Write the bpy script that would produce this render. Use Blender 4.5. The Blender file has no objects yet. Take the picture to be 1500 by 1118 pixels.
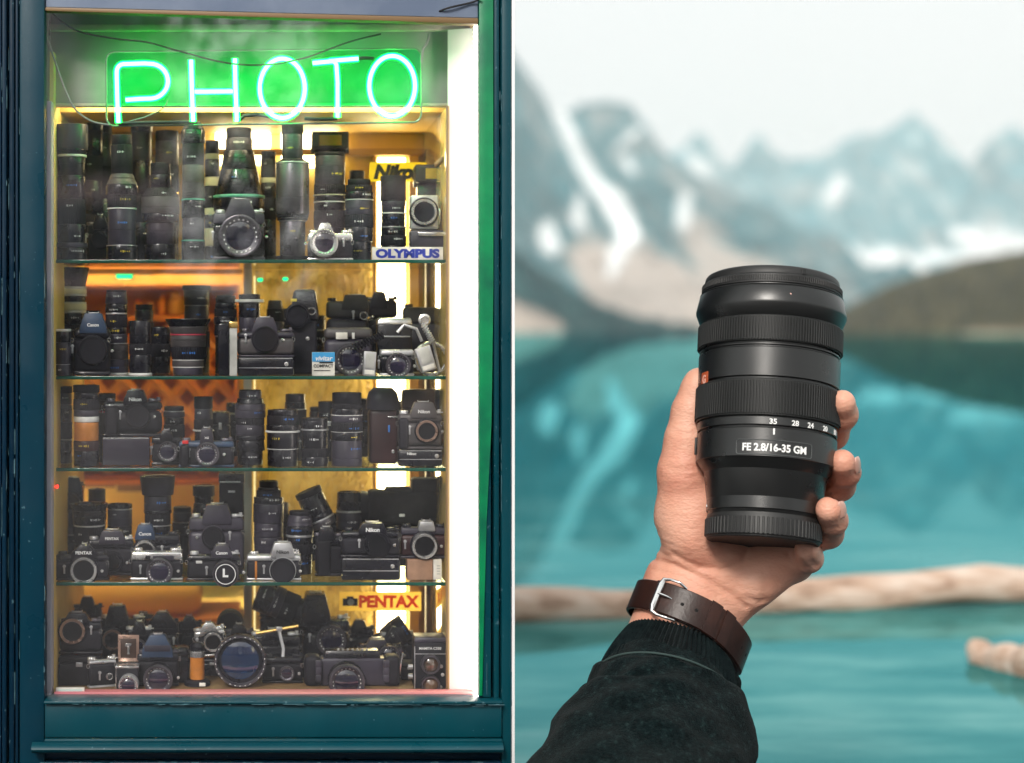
import bpy, bmesh, math, random
import numpy as np
from mathutils import Vector, Matrix
random.seed(7)
rng = np.random.default_rng(7)
S = bpy.context.scene
COL = S.collection
PI = math.pi
R = math.radians
# ---------------------------------------------------------------- camera scale
F = 2700.0            # focal length in picture widths of 1500
CZ = 1.6              # eye height above the water
PX0, PY0 = 375.0, 474.0
YF = 5.0              # distance of the shop front and of the held lens
def P(px, py, Y):
    return Vector(((px-PX0)*Y/F, Y, CZ+(PY0-py)*Y/F))
def zat(py, Y): return CZ+(PY0-py)*Y/F
def xat(px, Y): return (px-PX0)*Y/F
# ---------------------------------------------------------------- materials
MATS = {}
def mat(name, col=(.5,.5,.5), rough=.5, metal=0., spec=.5, **kw):
    m = bpy.data.materials.new(name); m.use_nodes = True
    nt = m.node_tree; b = nt.nodes['Principled BSDF']
    b.inputs['Base Color'].default_value = (*col, 1)
    b.inputs['Roughness'].default_value = rough
    b.inputs['Metallic'].default_value = metal
    b.inputs['Specular IOR Level'].default_value = spec
    if 'coat' in kw: b.inputs['Coat Weight'].default_value = kw['coat']
    if 'sss' in kw:
        b.inputs['Subsurface Weight'].default_value = kw['sss']
        b.inputs['Subsurface Radius'].default_value = (1, .35, .2)
        b.inputs['Subsurface Scale'].default_value = kw.get('sscale', .03)
    if 'emit' in kw:
        b.inputs['Emission Color'].default_value = (*kw['emit'], 1)
        b.inputs['Emission Strength'].default_value = kw.get('estr', 1)
    MATS[name] = m
    return m
def N(m, t, **kw):
    n = m.node_tree.nodes.new(t)
    for k, v in kw.items():
        if k.startswith('i_'): n.inputs[k[2:].replace('_', ' ')].default_value = v
        else: setattr(n, k, v)
    return n
def L(m, a, ao, b, bi): m.node_tree.links.new(a.outputs[ao], b.inputs[bi])
def bsdf(m): return m.node_tree.nodes['Principled BSDF']
def noise(m, scale, detail=4, rough=.55, stretch=None, coord='Object', dist=0.):
    tc = N(m, 'ShaderNodeTexCoord'); n = N(m, 'ShaderNodeTexNoise', i_Scale=scale, i_Detail=detail, i_Roughness=rough, i_Distortion=dist)
    if stretch:
        mp = N(m, 'ShaderNodeMapping'); mp.inputs['Scale'].default_value = stretch
        L(m, tc, coord, mp, 'Vector'); L(m, mp, 'Vector', n, 'Vector')
    else: L(m, tc, coord, n, 'Vector')
    return n
def ramp(m, src, out, stops):
    r = N(m, 'ShaderNodeValToRGB'); e = r.color_ramp.elements
    while len(e) < len(stops): e.new(.5)
    for el, (p, c) in zip(e, stops):
        el.position = p; el.color = (*c, 1) if len(c) == 3 else c
    L(m, src, out, r, 'Fac'); return r
def vary(m, scale, c1, c2, lo=.35, hi=.65, **kw):
    n = noise(m, scale, **kw); r = ramp(m, n, 'Fac', [(lo, c1), (hi, c2)])
    L(m, r, 'Color', bsdf(m), 'Base Color'); return r
def bump(m, scale, strength, dist=.01, src=None, **kw):
    n = src or noise(m, scale, **kw); b = N(m, 'ShaderNodeBump'); b.inputs['Strength'].default_value = strength; b.inputs['Distance'].default_value = dist
    L(m, n, 'Fac', b, 'Height')
    old = bsdf(m).inputs['Normal']
    if old.is_linked:
        L(m, old.links[0].from_node, 'Normal', b, 'Normal')
    L(m, b, 'Normal', bsdf(m), 'Normal'); return b
def roughvar(m, scale, lo, hi, **kw):
    n = noise(m, scale, **kw); mr = N(m, 'ShaderNodeMapRange'); mr.inputs['From Min'].default_value = .3; mr.inputs['From Max'].default_value = .7
    mr.inputs['To Min'].default_value = lo; mr.inputs['To Max'].default_value = hi
    L(m, n, 'Fac', mr, 'Value'); L(m, mr, 'Result', bsdf(m), 'Roughness')
def lamp(name, col, strength):
    m = bpy.data.materials.new(name); m.use_nodes = True; nt = m.node_tree; nt.nodes.clear()
    o = nt.nodes.new('ShaderNodeOutputMaterial'); e = nt.nodes.new('ShaderNodeEmission')
    e.inputs['Color'].default_value = (*col, 1); e.inputs['Strength'].default_value = strength
    nt.links.new(e.outputs[0], o.inputs['Surface']); MATS[name] = m; return m
def thin_glass(name, ior, tint=(1,1,1), rough=0.0, extra=0.):
    m = bpy.data.materials.new(name); m.use_nodes = True; nt = m.node_tree; nt.nodes.clear()
    o = nt.nodes.new('ShaderNodeOutputMaterial'); t = nt.nodes.new('ShaderNodeBsdfTransparent'); g = nt.nodes.new('ShaderNodeBsdfGlossy')
    t.inputs['Color'].default_value = (*tint, 1); g.inputs['Roughness'].default_value = rough
    f = nt.nodes.new('ShaderNodeFresnel'); gg = nt.nodes.new('ShaderNodeNewGeometry'); mr = nt.nodes.new('ShaderNodeMapRange')      # a thin sheet reflects alike from both sides
    mr.inputs['To Min'].default_value = ior; mr.inputs['To Max'].default_value = 1/ior
    nt.links.new(gg.outputs['Backfacing'], mr.inputs['Value']); nt.links.new(mr.outputs['Result'], f.inputs['IOR'])
    mx = nt.nodes.new('ShaderNodeMixShader')
    nt.links.new(f.outputs[0], mx.inputs[0]); nt.links.new(t.outputs[0], mx.inputs[1]); nt.links.new(g.outputs[0], mx.inputs[2])
    nt.links.new(mx.outputs[0], o.inputs['Surface']); MATS[name] = m; return m
# ---------------------------------------------------------------- mesh builder
class MB:
    def __init__(s): s.bm = bmesh.new()
    def add(s, vs, fs, M=None):
        bv = [s.bm.verts.new(M @ Vector(v) if M else v) for v in vs]
        for f in fs:
            try: s.bm.faces.new([bv[i] for i in f])
            except ValueError: pass
        return bv
    def box(s, c, d, bev=0., seg=2, M=None, taper=None):
        """box centred at c with sizes d; taper=(fx, fy) shrinks the top."""
        t = bmesh.new(); bmesh.ops.create_cube(t, size=1)
        for v in t.verts:
            if taper and v.co.z > 0: v.co.x *= taper[0]; v.co.y *= taper[1]
            v.co = Vector((v.co.x*d[0]+c[0], v.co.y*d[1]+c[1], v.co.z*d[2]+c[2]))
        if bev > 0: bmesh.ops.bevel(t, geom=t.edges[:], offset=min(bev, .45*min(d)), segments=seg, affect='EDGES', profile=.5)
        s.merge(t, M); return s
    def merge(s, t, M=None):
        t.verts.index_update()
        s.add([v.co.copy() for v in t.verts], [[v.index for v in f.verts] for f in t.faces], M); t.free()
    def lathe(s, prof, n=40, M=None, knurl=0., close=True, c=(0,0,0)):
        """profile [(r,z)] round z; knurl = depth of grooves."""
        vs, fs = [], []
        for (r, z) in prof:
            for i in range(n):
                a = 2*PI*i/n
                rr = r*(1-knurl) if (knurl and i % 2) else r
                vs.append((c[0]+rr*math.cos(a), c[1]+rr*math.sin(a), c[2]+z))
        k = len(prof)
        for j in range(k-1):
            for i in range(n):
                fs.append((j*n+i, j*n+(i+1) % n, (j+1)*n+(i+1) % n, (j+1)*n+i))
        if close:
            if prof[0][0] > 1e-6: fs.append(tuple(range(n-1, -1, -1)))
            if prof[-1][0] > 1e-6: fs.append(tuple((k-1)*n+i for i in range(n)))
        s.add(vs, fs, M); return s
    def tube(s, pts, r, n=10, closed=False, caps=True, M=None):
        pts = [Vector(p) for p in pts]; m = len(pts); vs, fs = [], []
        rs = r if isinstance(r, (list, tuple)) else [r]*m
        up = None
        for i, p in enumerate(pts):
            a = pts[(i-1) % m] if (closed or i > 0) else p
            b = pts[(i+1) % m] if (closed or i < m-1) else p
            d = (b-a).normalized()
            if up is None:
                up = Vector((0, 0, 1)) if abs(d.z) < .9 else Vector((0, 1, 0))
            u = d.cross(up)
            u = u.normalized() if u.length > 1e-6 else d.orthogonal().normalized()
            w = u.cross(d).normalized(); up = w
            for k in range(n):
                t = 2*PI*k/n; vs.append(p+(u*math.cos(t)+w*math.sin(t))*rs[i])
        for i in range(m if closed else m-1):
            for k in range(n):
                a, b = i*n, ((i+1) % m)*n
                fs.append((a+k, a+(k+1) % n, b+(k+1) % n, b+k))
        if caps and not closed:
            fs.append(tuple(range(n-1, -1, -1))); fs.append(tuple((m-1)*n+k for k in range(n)))
        s.add(vs, fs, M); return s
    def extrude(s, poly, y0, y1, bev=0., M=None):
        """polygon in x,z between depths y0 and y1."""
        t = bmesh.new(); n = len(poly)
        a = [t.verts.new((p[0], y0, p[1])) for p in poly]; b = [t.verts.new((p[0], y1, p[1])) for p in poly]
        t.faces.new(a); t.faces.new(b[::-1])
        for i in range(n): t.faces.new((a[i], b[i], b[(i+1) % n], a[(i+1) % n]))
        if bev > 0: bmesh.ops.bevel(t, geom=t.edges[:], offset=bev, segments=2, affect='EDGES', profile=.5)
        s.merge(t, M); return s
    def build(s, name, m, parent=None, loc=None, smooth=35, recalc=True):
        if recalc: bmesh.ops.recalc_face_normals(s.bm, faces=s.bm.faces[:])
        me = bpy.data.meshes.new(name); s.bm.to_mesh(me); s.bm.free()
        return link(name, me, m, parent, loc, smooth)
def link(name, me, m, parent=None, loc=None, smooth=35):
    o = bpy.data.objects.new(name, me); COL.objects.link(o)
    if m is not None: me.materials.append(MATS[m] if isinstance(m, str) else m)
    if smooth:
        me.polygons.foreach_set('use_smooth', [True]*len(me.polygons)); me.set_sharp_from_angle(angle=R(smooth))
    if parent is not None: o.parent = parent
    if loc is not None: o.location = loc
    return o
def thing(name, label, cat, loc=(0,0,0), rot=(0,0,0), group=None):
    o = bpy.data.objects.new(name, None); COL.objects.link(o); o.empty_display_size = .05
    o.location = loc; o.rotation_euler = rot; tag(o, label, cat, group); return o
def tag(o, label=None, cat=None, group=None, kind=None):
    if label: o['label'] = label
    if cat: o['category'] = cat
    if group: o['group'] = group
    if kind: o['kind'] = kind
    return o
FACE = Matrix.Rotation(PI/2, 4, 'X')      # turns a lathe's +z towards the viewer (-y)
def at(x, y, z): return Matrix.Translation((x, y, z))
_tc = {}
def text_mesh(word, bold=0., shear=0., ext=.02, narrow=1.):
    k = (word, bold, shear, ext, narrow)
    if k not in _tc:
        cu = bpy.data.curves.new('t', 'FONT'); cu.body = word; cu.size = 1; cu.offset = bold; cu.shear = shear; cu.extrude = ext
        cu.align_x = 'CENTER'; cu.align_y = 'CENTER'; cu.resolution_u = 4
        o = bpy.data.objects.new('t', cu); COL.objects.link(o); bpy.context.view_layer.update()
        me = bpy.data.meshes.new_from_object(o.evaluated_get(bpy.context.evaluated_depsgraph_get()))
        bpy.data.objects.remove(o); bpy.data.curves.remove(cu)
        vs = [tuple(v.co) for v in me.vertices]; fs = [tuple(p.vertices) for p in me.polygons]; bpy.data.meshes.remove(me)
        x = [v[0] for v in vs]; y = [v[1] for v in vs]
        cx, cy = (min(x)+max(x))/2, (min(y)+max(y))/2
        _tc[k] = ([(v[0]-cx, v[1]-cy, v[2]) for v in vs], fs, max(x)-min(x), max(y)-min(y))
    return _tc[k]
def text(mb, word, cx, cz, w, y, h=None, M=None, **kw):
    """word of width w in the x,z plane, facing -y, centred at (cx, y, cz)."""
    vs, fs, tw, th = text_mesh(word, **kw); sx = w/tw; sz = (h/th) if h else sx
    mb.add([(cx+v[0]*sx, y-v[2]*sx, cz+v[1]*sz) for v in vs], fs, M)
def vnoise(x, y, seed=0):
    """cheap smooth value noise for arrays."""
    r = np.random.default_rng(seed); T = r.random((64, 64))
    xi = np.floor(x).astype(int); yi = np.floor(y).astype(int); fx = x-xi; fy = y-yi
    fx = fx*fx*(3-2*fx); fy = fy*fy*(3-2*fy)
    g = lambda a, b: T[a % 64, b % 64]
    return (g(xi, yi)*(1-fx)+g(xi+1, yi)*fx)*(1-fy)+(g(xi, yi+1)*(1-fx)+g(xi+1, yi+1)*fx)*fy
def fbm(x, y, seed=0, oct=5):
    t = 0; a = .5
    for i in range(oct): t = t+a*(vnoise(x*2**i+17.3*i, y*2**i+9.1*i, seed+i)-.5); a *= .55
    return t
# ================================================================ world, camera, light
w = bpy.data.worlds.new('World'); S.world = w; w.use_nodes = True
nt = w.node_tree; bg = nt.nodes['Background']
sky = nt.nodes.new('ShaderNodeTexSky'); sky.sky_type = 'NISHITA'; sky.sun_disc = False
SUN_EL, SUN_AZ = 36, 202         # degrees; azimuth clockwise from +Y
sky.sun_elevation = R(SUN_EL); sky.sun_rotation = R(SUN_AZ); sky.air_density = 1.2; sky.dust_density = 6; sky.ozone_density = 1.5
hs = nt.nodes.new('ShaderNodeHueSaturation'); hs.inputs['Saturation'].default_value = .22; hs.inputs['Value'].default_value = 1
nt.links.new(sky.outputs[0], hs.inputs['Color'])
cl = nt.nodes.new('ShaderNodeMix'); cl.data_type = 'RGBA'; cl.inputs['Factor'].default_value = .62
cl.inputs['B'].default_value = (9.15, 9.4, 9.25, 1)          # an even layer of high white cloud
nt.links.new(hs.outputs[0], cl.inputs['A']); nt.links.new(cl.outputs['Result'], bg.inputs['Color'])
bg.inputs['Strength'].default_value = .118
sl = bpy.data.lights.new('sun', 'SUN'); sl.energy = 2.5; sl.angle = R(12); sl.color = (1, .94, .86)
so = bpy.data.objects.new('sun', sl); COL.objects.link(so)
az, el = R(SUN_AZ), R(SUN_EL)
sd = Vector((math.sin(az)*math.cos(el), math.cos(az)*math.cos(el), math.sin(el)))
so.rotation_euler = (-sd).to_track_quat('-Z', 'Y').to_euler()
cam = bpy.data.cameras.new('camera'); co = bpy.data.objects.new('camera', cam); COL.objects.link(co)
co.location = (0, 0, CZ); co.rotation_euler = (PI/2, 0, 0)
cam.sensor_width = 36; cam.lens = F/1500*36; cam.shift_x = (750-PX0)/1500; cam.shift_y = -(559-PY0)/1500
cam.clip_start = .05; cam.clip_end = 6000
cam.dof.use_dof = True; cam.dof.focus_distance = 5.06; cam.dof.aperture_fstop = 1.18; cam.dof.aperture_blades = 0
S.camera = co
S.view_settings.view_transform = 'Standard'; S.view_settings.look = 'None'; S.view_settings.exposure = .25; S.view_settings.gamma = 1
S.cycles.use_denoising = True; S.cycles.max_bounces = 10; S.cycles.transparent_max_bounces = 24; S.cycles.sample_clamp_indirect = 6
S.cycles.caustics_reflective = False; S.cycles.caustics_refractive = False; S.cycles.volume_max_steps = 64; S.cycles.volume_bounces = 4
# ================================================================ ground and lake
def sheet(name, x0, x1, y0, y1, z, m, **kw):
    mb = MB(); mb.add([(x0,y0,z),(x1,y0,z),(x1,y1,z),(x0,y1,z)], [(0,1,2,3)])
    return mb.build(name, m, smooth=0, recalc=False)
m = mat('bedrock', (.2,.19,.17), .9); vary(m, .5, (.16,.16,.14), (.28,.26,.22))
tag(sheet('ground', -2000, 2600, -300, 3000, -2.5, m), kind='structure')
m = mat('paving', (.06,.06,.06), .85); vary(m, 3, (.028,.028,.034), (.05,.048,.055))
mb = MB(); mb.box((-3.2, -21.1, -.97), (44.4, 53.9, 2.16), .02); tag(mb.build('pavement', m), kind='structure')
m = mat('lakewater', (0,.2,.2), .03); nt_ = m.node_tree
b = bsdf(m)
n = noise(m, .9, 5, .6, stretch=(.55, 1.3, 1)); r = ramp(m, n, 'Fac', [(.30, (.01,.085,.09)), (.46, (.05,.17,.165)), (.58, (.13,.28,.26)), (.72, (.27,.4,.37))])
# the stones on the shallow bottom fade out away from the bank
tc = N(m, 'ShaderNodeTexCoord'); sp = N(m, 'ShaderNodeSeparateXYZ'); L(m, tc, 'Object', sp, 'Vector')
mr = N(m, 'ShaderNodeMapRange'); mr.inputs['From Min'].default_value = 8; mr.inputs['From Max'].default_value = 22; L(m, sp, 'Y', mr, 'Value')
mx = N(m, 'ShaderNodeMix', data_type='RGBA'); L(m, mr, 'Result', mx, 'Factor'); L(m, r, 'Color', mx, 'A'); mx.inputs['B'].default_value = (0, .05, .064, 1)
# turquoise body under a clear mirror-like surface
nt_.nodes.remove(b)
out = [x for x in nt_.nodes if x.type == 'OUTPUT_MATERIAL'][0]
df = N(m, 'ShaderNodeBsdfDiffuse'); L(m, mx, 'Result', df, 'Color')
gl = N(m, 'ShaderNodeBsdfGlossy'); gl.inputs['Roughness'].default_value = .012; gl.inputs['Color'].default_value = (.19, .63, .68, 1)
fr = N(m, 'ShaderNodeFresnel'); fr.inputs['IOR'].default_value = 1.40
bn = noise(m, 1.6, 3, .5, stretch=(.35, 1, 1)); bp = N(m, 'ShaderNodeBump'); bp.inputs['Strength'].default_value = .012; bp.inputs['Distance'].default_value = .03
L(m, bn, 'Fac', bp, 'Height'); L(m, bp, 'Normal', gl, 'Normal')
ms = N(m, 'ShaderNodeMixShader'); L(m, fr, 0, ms, 0); L(m, df, 0, ms, 1); L(m, gl, 0, ms, 2); L(m, ms, 0, out, 'Surface')
mb = MB(); mb.add([(-600,5.8,0),(900,5.8,0),(900,760,0),(-600,760,0)], [(0,1,2,3)])
tag(mb.build('lake_water', m, smooth=0, recalc=False), kind='structure')
# ================================================================ mountains
def interp(u, pts):
    return np.interp(u, [p[0] for p in pts], [p[1] for p in pts])
def seg_d(px, py, pts):
    d = np.full(px.shape, 1e9)
    for (a, b) in zip(pts[:-1], pts[1:]):
        ax, ay, aw = a; bx, by, bw = b
        t = np.clip(((px-ax)*(bx-ax)+(py-ay)*(by-ay))/((bx-ax)**2+(by-ay)**2), 0, 1)
        q = np.hypot(px-(ax+t*(bx-ax)), py-(ay+t*(by-ay)))-(aw+t*(bw-aw))
        d = np.minimum(d, q)
    return d
def ridge(name, pts, Yb, Yr, nu, nv, rough, power, colour, seed, kind='structure', back=True):
    u = np.linspace(pts[0][0], pts[-1][0], nu); v = np.linspace(0, 1, nv)
    U, V = np.meshgrid(u, v)
    H = (PY0-interp(u, pts))*Yr/F+CZ
    Y = Yb+(Yr-Yb)*V
    X = (U-PX0)*Yr/F*(.55+.45*V)+(1-V)*.45*(1000-PX0)*Yr/F*(Yb/Yr)
    Z = np.maximum(H[None, :], 1)*V**power
    k = Yr/F
    n1 = fbm(U/38, V*9, seed)+.5*np.abs(fbm(U/17+V*2, V*3, seed+20))
    Z = Z+n1*rough*k*70*(V*(1.02-V)*4)**.6+fbm(U/9, V*20, seed+5)*rough*k*9*V
    Z = Z-1.5*(1-V)
    px = PX0+X*F/Y; py = PY0-(Z-CZ)*F/Y
    C = colour(px, py, U, V, seed)
    if back:      # the far side falls away again
        X = np.vstack([X, X[-1:]*1.08]); Y = np.vstack([Y, Y[-1:]+(Yr-Yb)*.7]); Z = np.vstack([Z, Z[-1:]*0-2]); C = np.concatenate([C, C[-1:]]); nv += 1
    vs = np.stack([X, Y, Z], -1).reshape(-1, 3)
    idx = np.arange(nu*nv).reshape(nv, nu)
    fs = np.stack([idx[:-1, :-1], idx[:-1, 1:], idx[1:, 1:], idx[1:, :-1]], -1).reshape(-1, 4)
    me = bpy.data.meshes.new(name); me.from_pydata(vs.tolist(), [], fs.tolist())
    at_ = me.color_attributes.new('ground_cover', 'FLOAT_COLOR', 'POINT')
    at_.data.foreach_set('color', np.concatenate([C.reshape(-1, 3), np.ones((nu*nv, 1))], 1).astype(np.float32).ravel())
    m = mat(name+'_cover', (.3,.3,.3), .95, spec=.1)
    a = N(m, 'ShaderNodeVertexColor', layer_name='ground_cover')
    n = noise(m, .02, 6, .65, coord='Object'); rr = ramp(m, n, 'Fac', [(.3, (.62,.62,.62)), (.7, (1.25,1.25,1.25))])
    mm = N(m, 'ShaderNodeMix', data_type='RGBA', blend_type='MULTIPLY'); mm.inputs['Factor'].default_value = 1
    L(m, a, 'Color', mm, 'A'); L(m, rr, 'Color', mm, 'B'); L(m, mm, 'Result', bsdf(m), 'Base Color')
    o = link(name, me, m, smooth=60); tag(o, kind=kind); return o
def sm(x, a, b):
    t = np.clip((x-a)/(b-a), 0, 1); return t*t*(3-2*t)
def mixc(C, c, f): return C*(1-f[..., None])+np.array(c)*f[..., None]
ROCK, SNOW, SCREE, FOREST, OLIVE = (.05,.165,.19), (.82,.84,.84), (.44,.39,.35), (.006,.036,.042), (.036,.031,.011)
def col_massif(px, py, U, V, sd):
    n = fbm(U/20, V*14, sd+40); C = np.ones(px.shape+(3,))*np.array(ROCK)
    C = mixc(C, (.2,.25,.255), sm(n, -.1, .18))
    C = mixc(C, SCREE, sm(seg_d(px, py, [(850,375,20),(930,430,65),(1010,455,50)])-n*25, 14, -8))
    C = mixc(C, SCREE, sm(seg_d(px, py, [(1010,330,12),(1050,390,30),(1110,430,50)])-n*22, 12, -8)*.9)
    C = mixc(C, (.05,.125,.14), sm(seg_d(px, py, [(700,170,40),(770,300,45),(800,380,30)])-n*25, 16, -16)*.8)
    C = mixc(C, SNOW, sm(seg_d(px, py, [(795,95,7),(822,175,11),(850,235,11),(880,280,12),(915,320,16),(922,345,15),(905,370,11),(895,398,8)])-n*10, 5, -4))
    for s_ in ([(1003,290,10),(1000,325,13)], [(802,335,12),(806,358,15)], [(850,290,8),(846,330,9)], [(918,232,6),(925,250,7)], [(905,215,4),(935,190,3)]):
        C = mixc(C, SNOW, sm(seg_d(px, py, s_)-n*10, 5, -5)*.85)
    return C
def col_far(px, py, U, V, sd):
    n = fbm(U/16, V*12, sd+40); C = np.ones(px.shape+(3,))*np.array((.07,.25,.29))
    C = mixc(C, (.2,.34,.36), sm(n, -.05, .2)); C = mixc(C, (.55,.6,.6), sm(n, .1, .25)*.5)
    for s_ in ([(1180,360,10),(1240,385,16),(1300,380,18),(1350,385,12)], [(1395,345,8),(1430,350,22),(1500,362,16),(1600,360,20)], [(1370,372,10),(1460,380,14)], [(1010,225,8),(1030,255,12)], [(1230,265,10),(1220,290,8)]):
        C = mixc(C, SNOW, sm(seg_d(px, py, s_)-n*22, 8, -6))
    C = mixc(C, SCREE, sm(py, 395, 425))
    return C
def col_toe(px, py, U, V, sd):
    n = fbm(U/9, V*20, sd+40); C = np.ones(px.shape+(3,))*np.array(FOREST)
    C = mixc(C, (.045,.12,.12), sm(n, 0, .2))
    return mixc(C, (.42,.36,.31), sm(seg_d(px, py, [(640,440,20),(750,468,26),(815,478,9)])-n*14, 6, -6))
def col_hill(px, py, U, V, sd):
    n = fbm(U/7, V*16, sd+40); C = np.ones(px.shape+(3,))*np.array(OLIVE)
    C = mixc(C, (.085,.072,.034), sm(n, 0, .22)); C = mixc(C, (.014,.017,.008), sm(n, -.05, -.2))
    return mixc(C, (.34,.26,.185), sm(V, .085, .04))
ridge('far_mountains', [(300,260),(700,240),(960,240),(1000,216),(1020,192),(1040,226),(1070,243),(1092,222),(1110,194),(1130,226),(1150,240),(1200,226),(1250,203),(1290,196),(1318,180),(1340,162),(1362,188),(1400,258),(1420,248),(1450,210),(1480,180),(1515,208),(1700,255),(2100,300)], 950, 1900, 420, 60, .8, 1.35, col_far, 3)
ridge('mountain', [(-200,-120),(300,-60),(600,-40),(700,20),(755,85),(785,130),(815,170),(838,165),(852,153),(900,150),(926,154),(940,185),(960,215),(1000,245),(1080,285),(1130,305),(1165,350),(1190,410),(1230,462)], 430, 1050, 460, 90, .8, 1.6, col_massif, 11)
ridge('wooded_slope', [(-100,150),(560,250),(700,320),(755,372),(800,405),(850,438),(900,460),(960,472),(1010,478)], 300, 420, 260, 40, .5, 1.25, col_toe, 23)
ridge('wooded_hill', [(1190,474),(1240,447),(1300,420),(1360,397),(1430,379),(1500,366),(1600,345),(1750,330),(2100,330)], 262, 345, 260, 40, .35, .8, col_hill, 31)
# a belt of conifers and a low beach along the far shore
m = mat('shore_gravel', (.4,.34,.28), .95); vary(m, .1, (.36,.29,.22), (.46,.4,.34))
mb = MB()
for i in range(60):
    a = -300+i*24; mb.add([(a, 318+6*math.sin(i*.7), -.3),(a+24, 318+6*math.sin((i+1)*.7), -.3),(a+24, 420, 2.2),(a, 420, 2.2)], [(0,1,2,3)])
tag(mb.build('shore', m, recalc=False), kind='structure')
# ================================================================ logs in the shallows
def log(name, label, a, b, r0, r1, sd):
    rr = random.Random(sd); n = 40; k = 18; vs, fs = [], []
    a, b = Vector(a), Vector(b); d = (b-a).normalized(); u = d.cross(Vector((0,0,1))).normalized(); w_ = u.cross(d)
    ph = [rr.uniform(0, 6) for _ in range(6)]
    for i in range(n):
        t = i/(n-1); c = a.lerp(b, t)+w_*(.02*math.sin(t*9+ph[0])+.012*math.sin(t*23+ph[1]))
        r_ = (r0+(r1-r0)*t)*(1+.05*math.sin(t*31+ph[2])+.06*rr.uniform(-1, 1))
        if i in (0, n-1): r_ *= .8
        for j in range(k):
            q = 2*PI*j/k; e = 1+.05*math.sin(3*q+ph[3])+.035*math.sin(7*q+ph[4]+t*3)+.02*rr.uniform(-1, 1)
            vs.append(c+(u*math.cos(q)+w_*math.sin(q))*r_*e)
    for i in range(n-1):
        for j in range(k): fs.append((i*k+j, i*k+(j+1) % k, (i+1)*k+(j+1) % k, (i+1)*k+j))
    fs += [tuple(range(k-1, -1, -1)), tuple((n-1)*k+j for j in range(k))]
    mb = MB(); mb.add(vs, fs); o = mb.build(name, 'driftwood', smooth=50); return tag(o, label, 'log')
m = mat('driftwood', (.4,.28,.2), .85)
n = noise(m, 2.2, 6, .6, stretch=(1, 5, 5)); r = ramp(m, n, 'Fac', [(.32, (.26,.15,.10)), (.46, (.52,.36,.27)), (.6, (.64,.50,.41)), (.75, (.74,.65,.57))])
L(m, r, 'Color', bsdf(m), 'Base Color'); bump(m, 6, .6, .03, stretch=(1, 6, 6))
p = lambda px, py: ((px-PX0)*(CZ*F/(py-PY0))/F, CZ*F/(py-PY0))
def onwater(px, py, dz): Y = CZ*F/(py-PY0); return ((px-PX0)*Y/F, Y, dz)
log('floating_log', 'long pale barkless log floating across the lake behind the hand', onwater(560,916,.055), onwater(1680,872,.075), .098, .112, 3)
log('floating_log', 'short pale log end poking into the near water at the right edge', onwater(1430,968,.03), onwater(1640,1020,.07), .07, .13, 9)

# ================================================================ the air over the lake
m = bpy.data.materials.new('air'); m.use_nodes = True; MATS['air'] = m; nt = m.node_tree; nt.nodes.clear()
o_ = nt.nodes.new('ShaderNodeOutputMaterial'); v_ = nt.nodes.new('ShaderNodeVolumePrincipled')
v_.inputs['Color'].default_value = (.97, .99, .99, 1); v_.inputs['Density'].default_value = .00031; v_.inputs['Anisotropy'].default_value = 0
nt.links.new(v_.outputs[0], o_.inputs['Volume'])
mb = MB(); mb.box((300, 1350, 121.25), (4700, 3400, 249.5)); tag(mb.build('haze', m, smooth=0), kind='stuff')
# ================================================================ the held lens, the hand, the watch and the sleeve
TH = math.atan((1125-PX0)/F); S0 = YF/F
EX = Vector((math.cos(TH), -math.sin(TH), 0)); ED = Vector((math.sin(TH), math.cos(TH), 0)); EZ = Vector((0, 0, 1))
HO = P(1125, 600, YF)
def H(px, py, d): return HO+EX*((px-1125)*S0*math.cos(TH))+ED*(d*S0)+EZ*((600-py)*S0)
# ---- lens
mat('lens_metal', (.008,.0085,.0085), .3, spec=.6); roughvar(MATS['lens_metal'], 9, .25, .36); bump(MATS['lens_metal'], 900, .12, .001)
mat('lens_rubber', (.009,.010,.010), .55, spec=.4); bump(MATS['lens_rubber'], 600, .1, .001)
mat('cap_plastic', (.012,.012,.012), .5); bump(MATS['cap_plastic'], 700, .15, .001)
mat('mark_white', (.85,.85,.83), .5); mat('mark_orange', (.45,.09,.03), .45); mat('mark_dot', (.8,.45,.36), .4)
TILT = R(13); LY0 = 797
LB = H(1117, LY0, 0)
LM = Matrix.Translation(LB) @ Matrix(((EX.x*S0, ED.x*S0, 0, 0), (EX.y*S0, ED.y*S0, 0, 0), (0, 0, S0, 0), (0, 0, 0, 1))) @ Matrix.Rotation(R(2), 4, 'Y') @ Matrix.Rotation(-TILT, 4, 'X')
ct, st = math.cos(TILT), math.sin(TILT)
def ax(y, r): return (LY0-y-r*st)/ct
def prof(lst): return [(r, ax(y, r)) for (y, r) in lst]
camlens = thing('camera_lens', 'large black zoom lens with ribbed rings held up in the hand before the lake', 'camera lens', LB)
LI = Matrix.Translation(-LB) @ LM
def lpart(name, lst, m='lens_metal', n=120, knurl=0, close=True, **kw):
    mb = MB(); mb.lathe(prof(lst), n, LI, knurl, close); return mb.build(name, m, camlens, smooth=30 if not knurl else 20, **kw)
def step(y0, y1, r0, r1=None, e=1.2):
    r1 = r1 or r0
    return [(y0, r0-e), (y0-e, r0), (y1+e, r1), (y1, r1-e)]
lpart('core', [(760, 70), (742, 79.5), (616, 97), (500, 99), (470, 99), (416, 98)])
lpart('rear_cap', [(778, 70), (778, 79), (776, 80.5), (774, 79.5)], 'cap_plastic')
mb = MB(); mb.lathe(prof([(775, 80.5), (773, 82), (748, 82), (746, 81), (743, 80.5)]), 132, LI, .0)
rc = mb.build('rear_cap', 'cap_plastic', camlens, smooth=30)
mb = MB()
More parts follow.
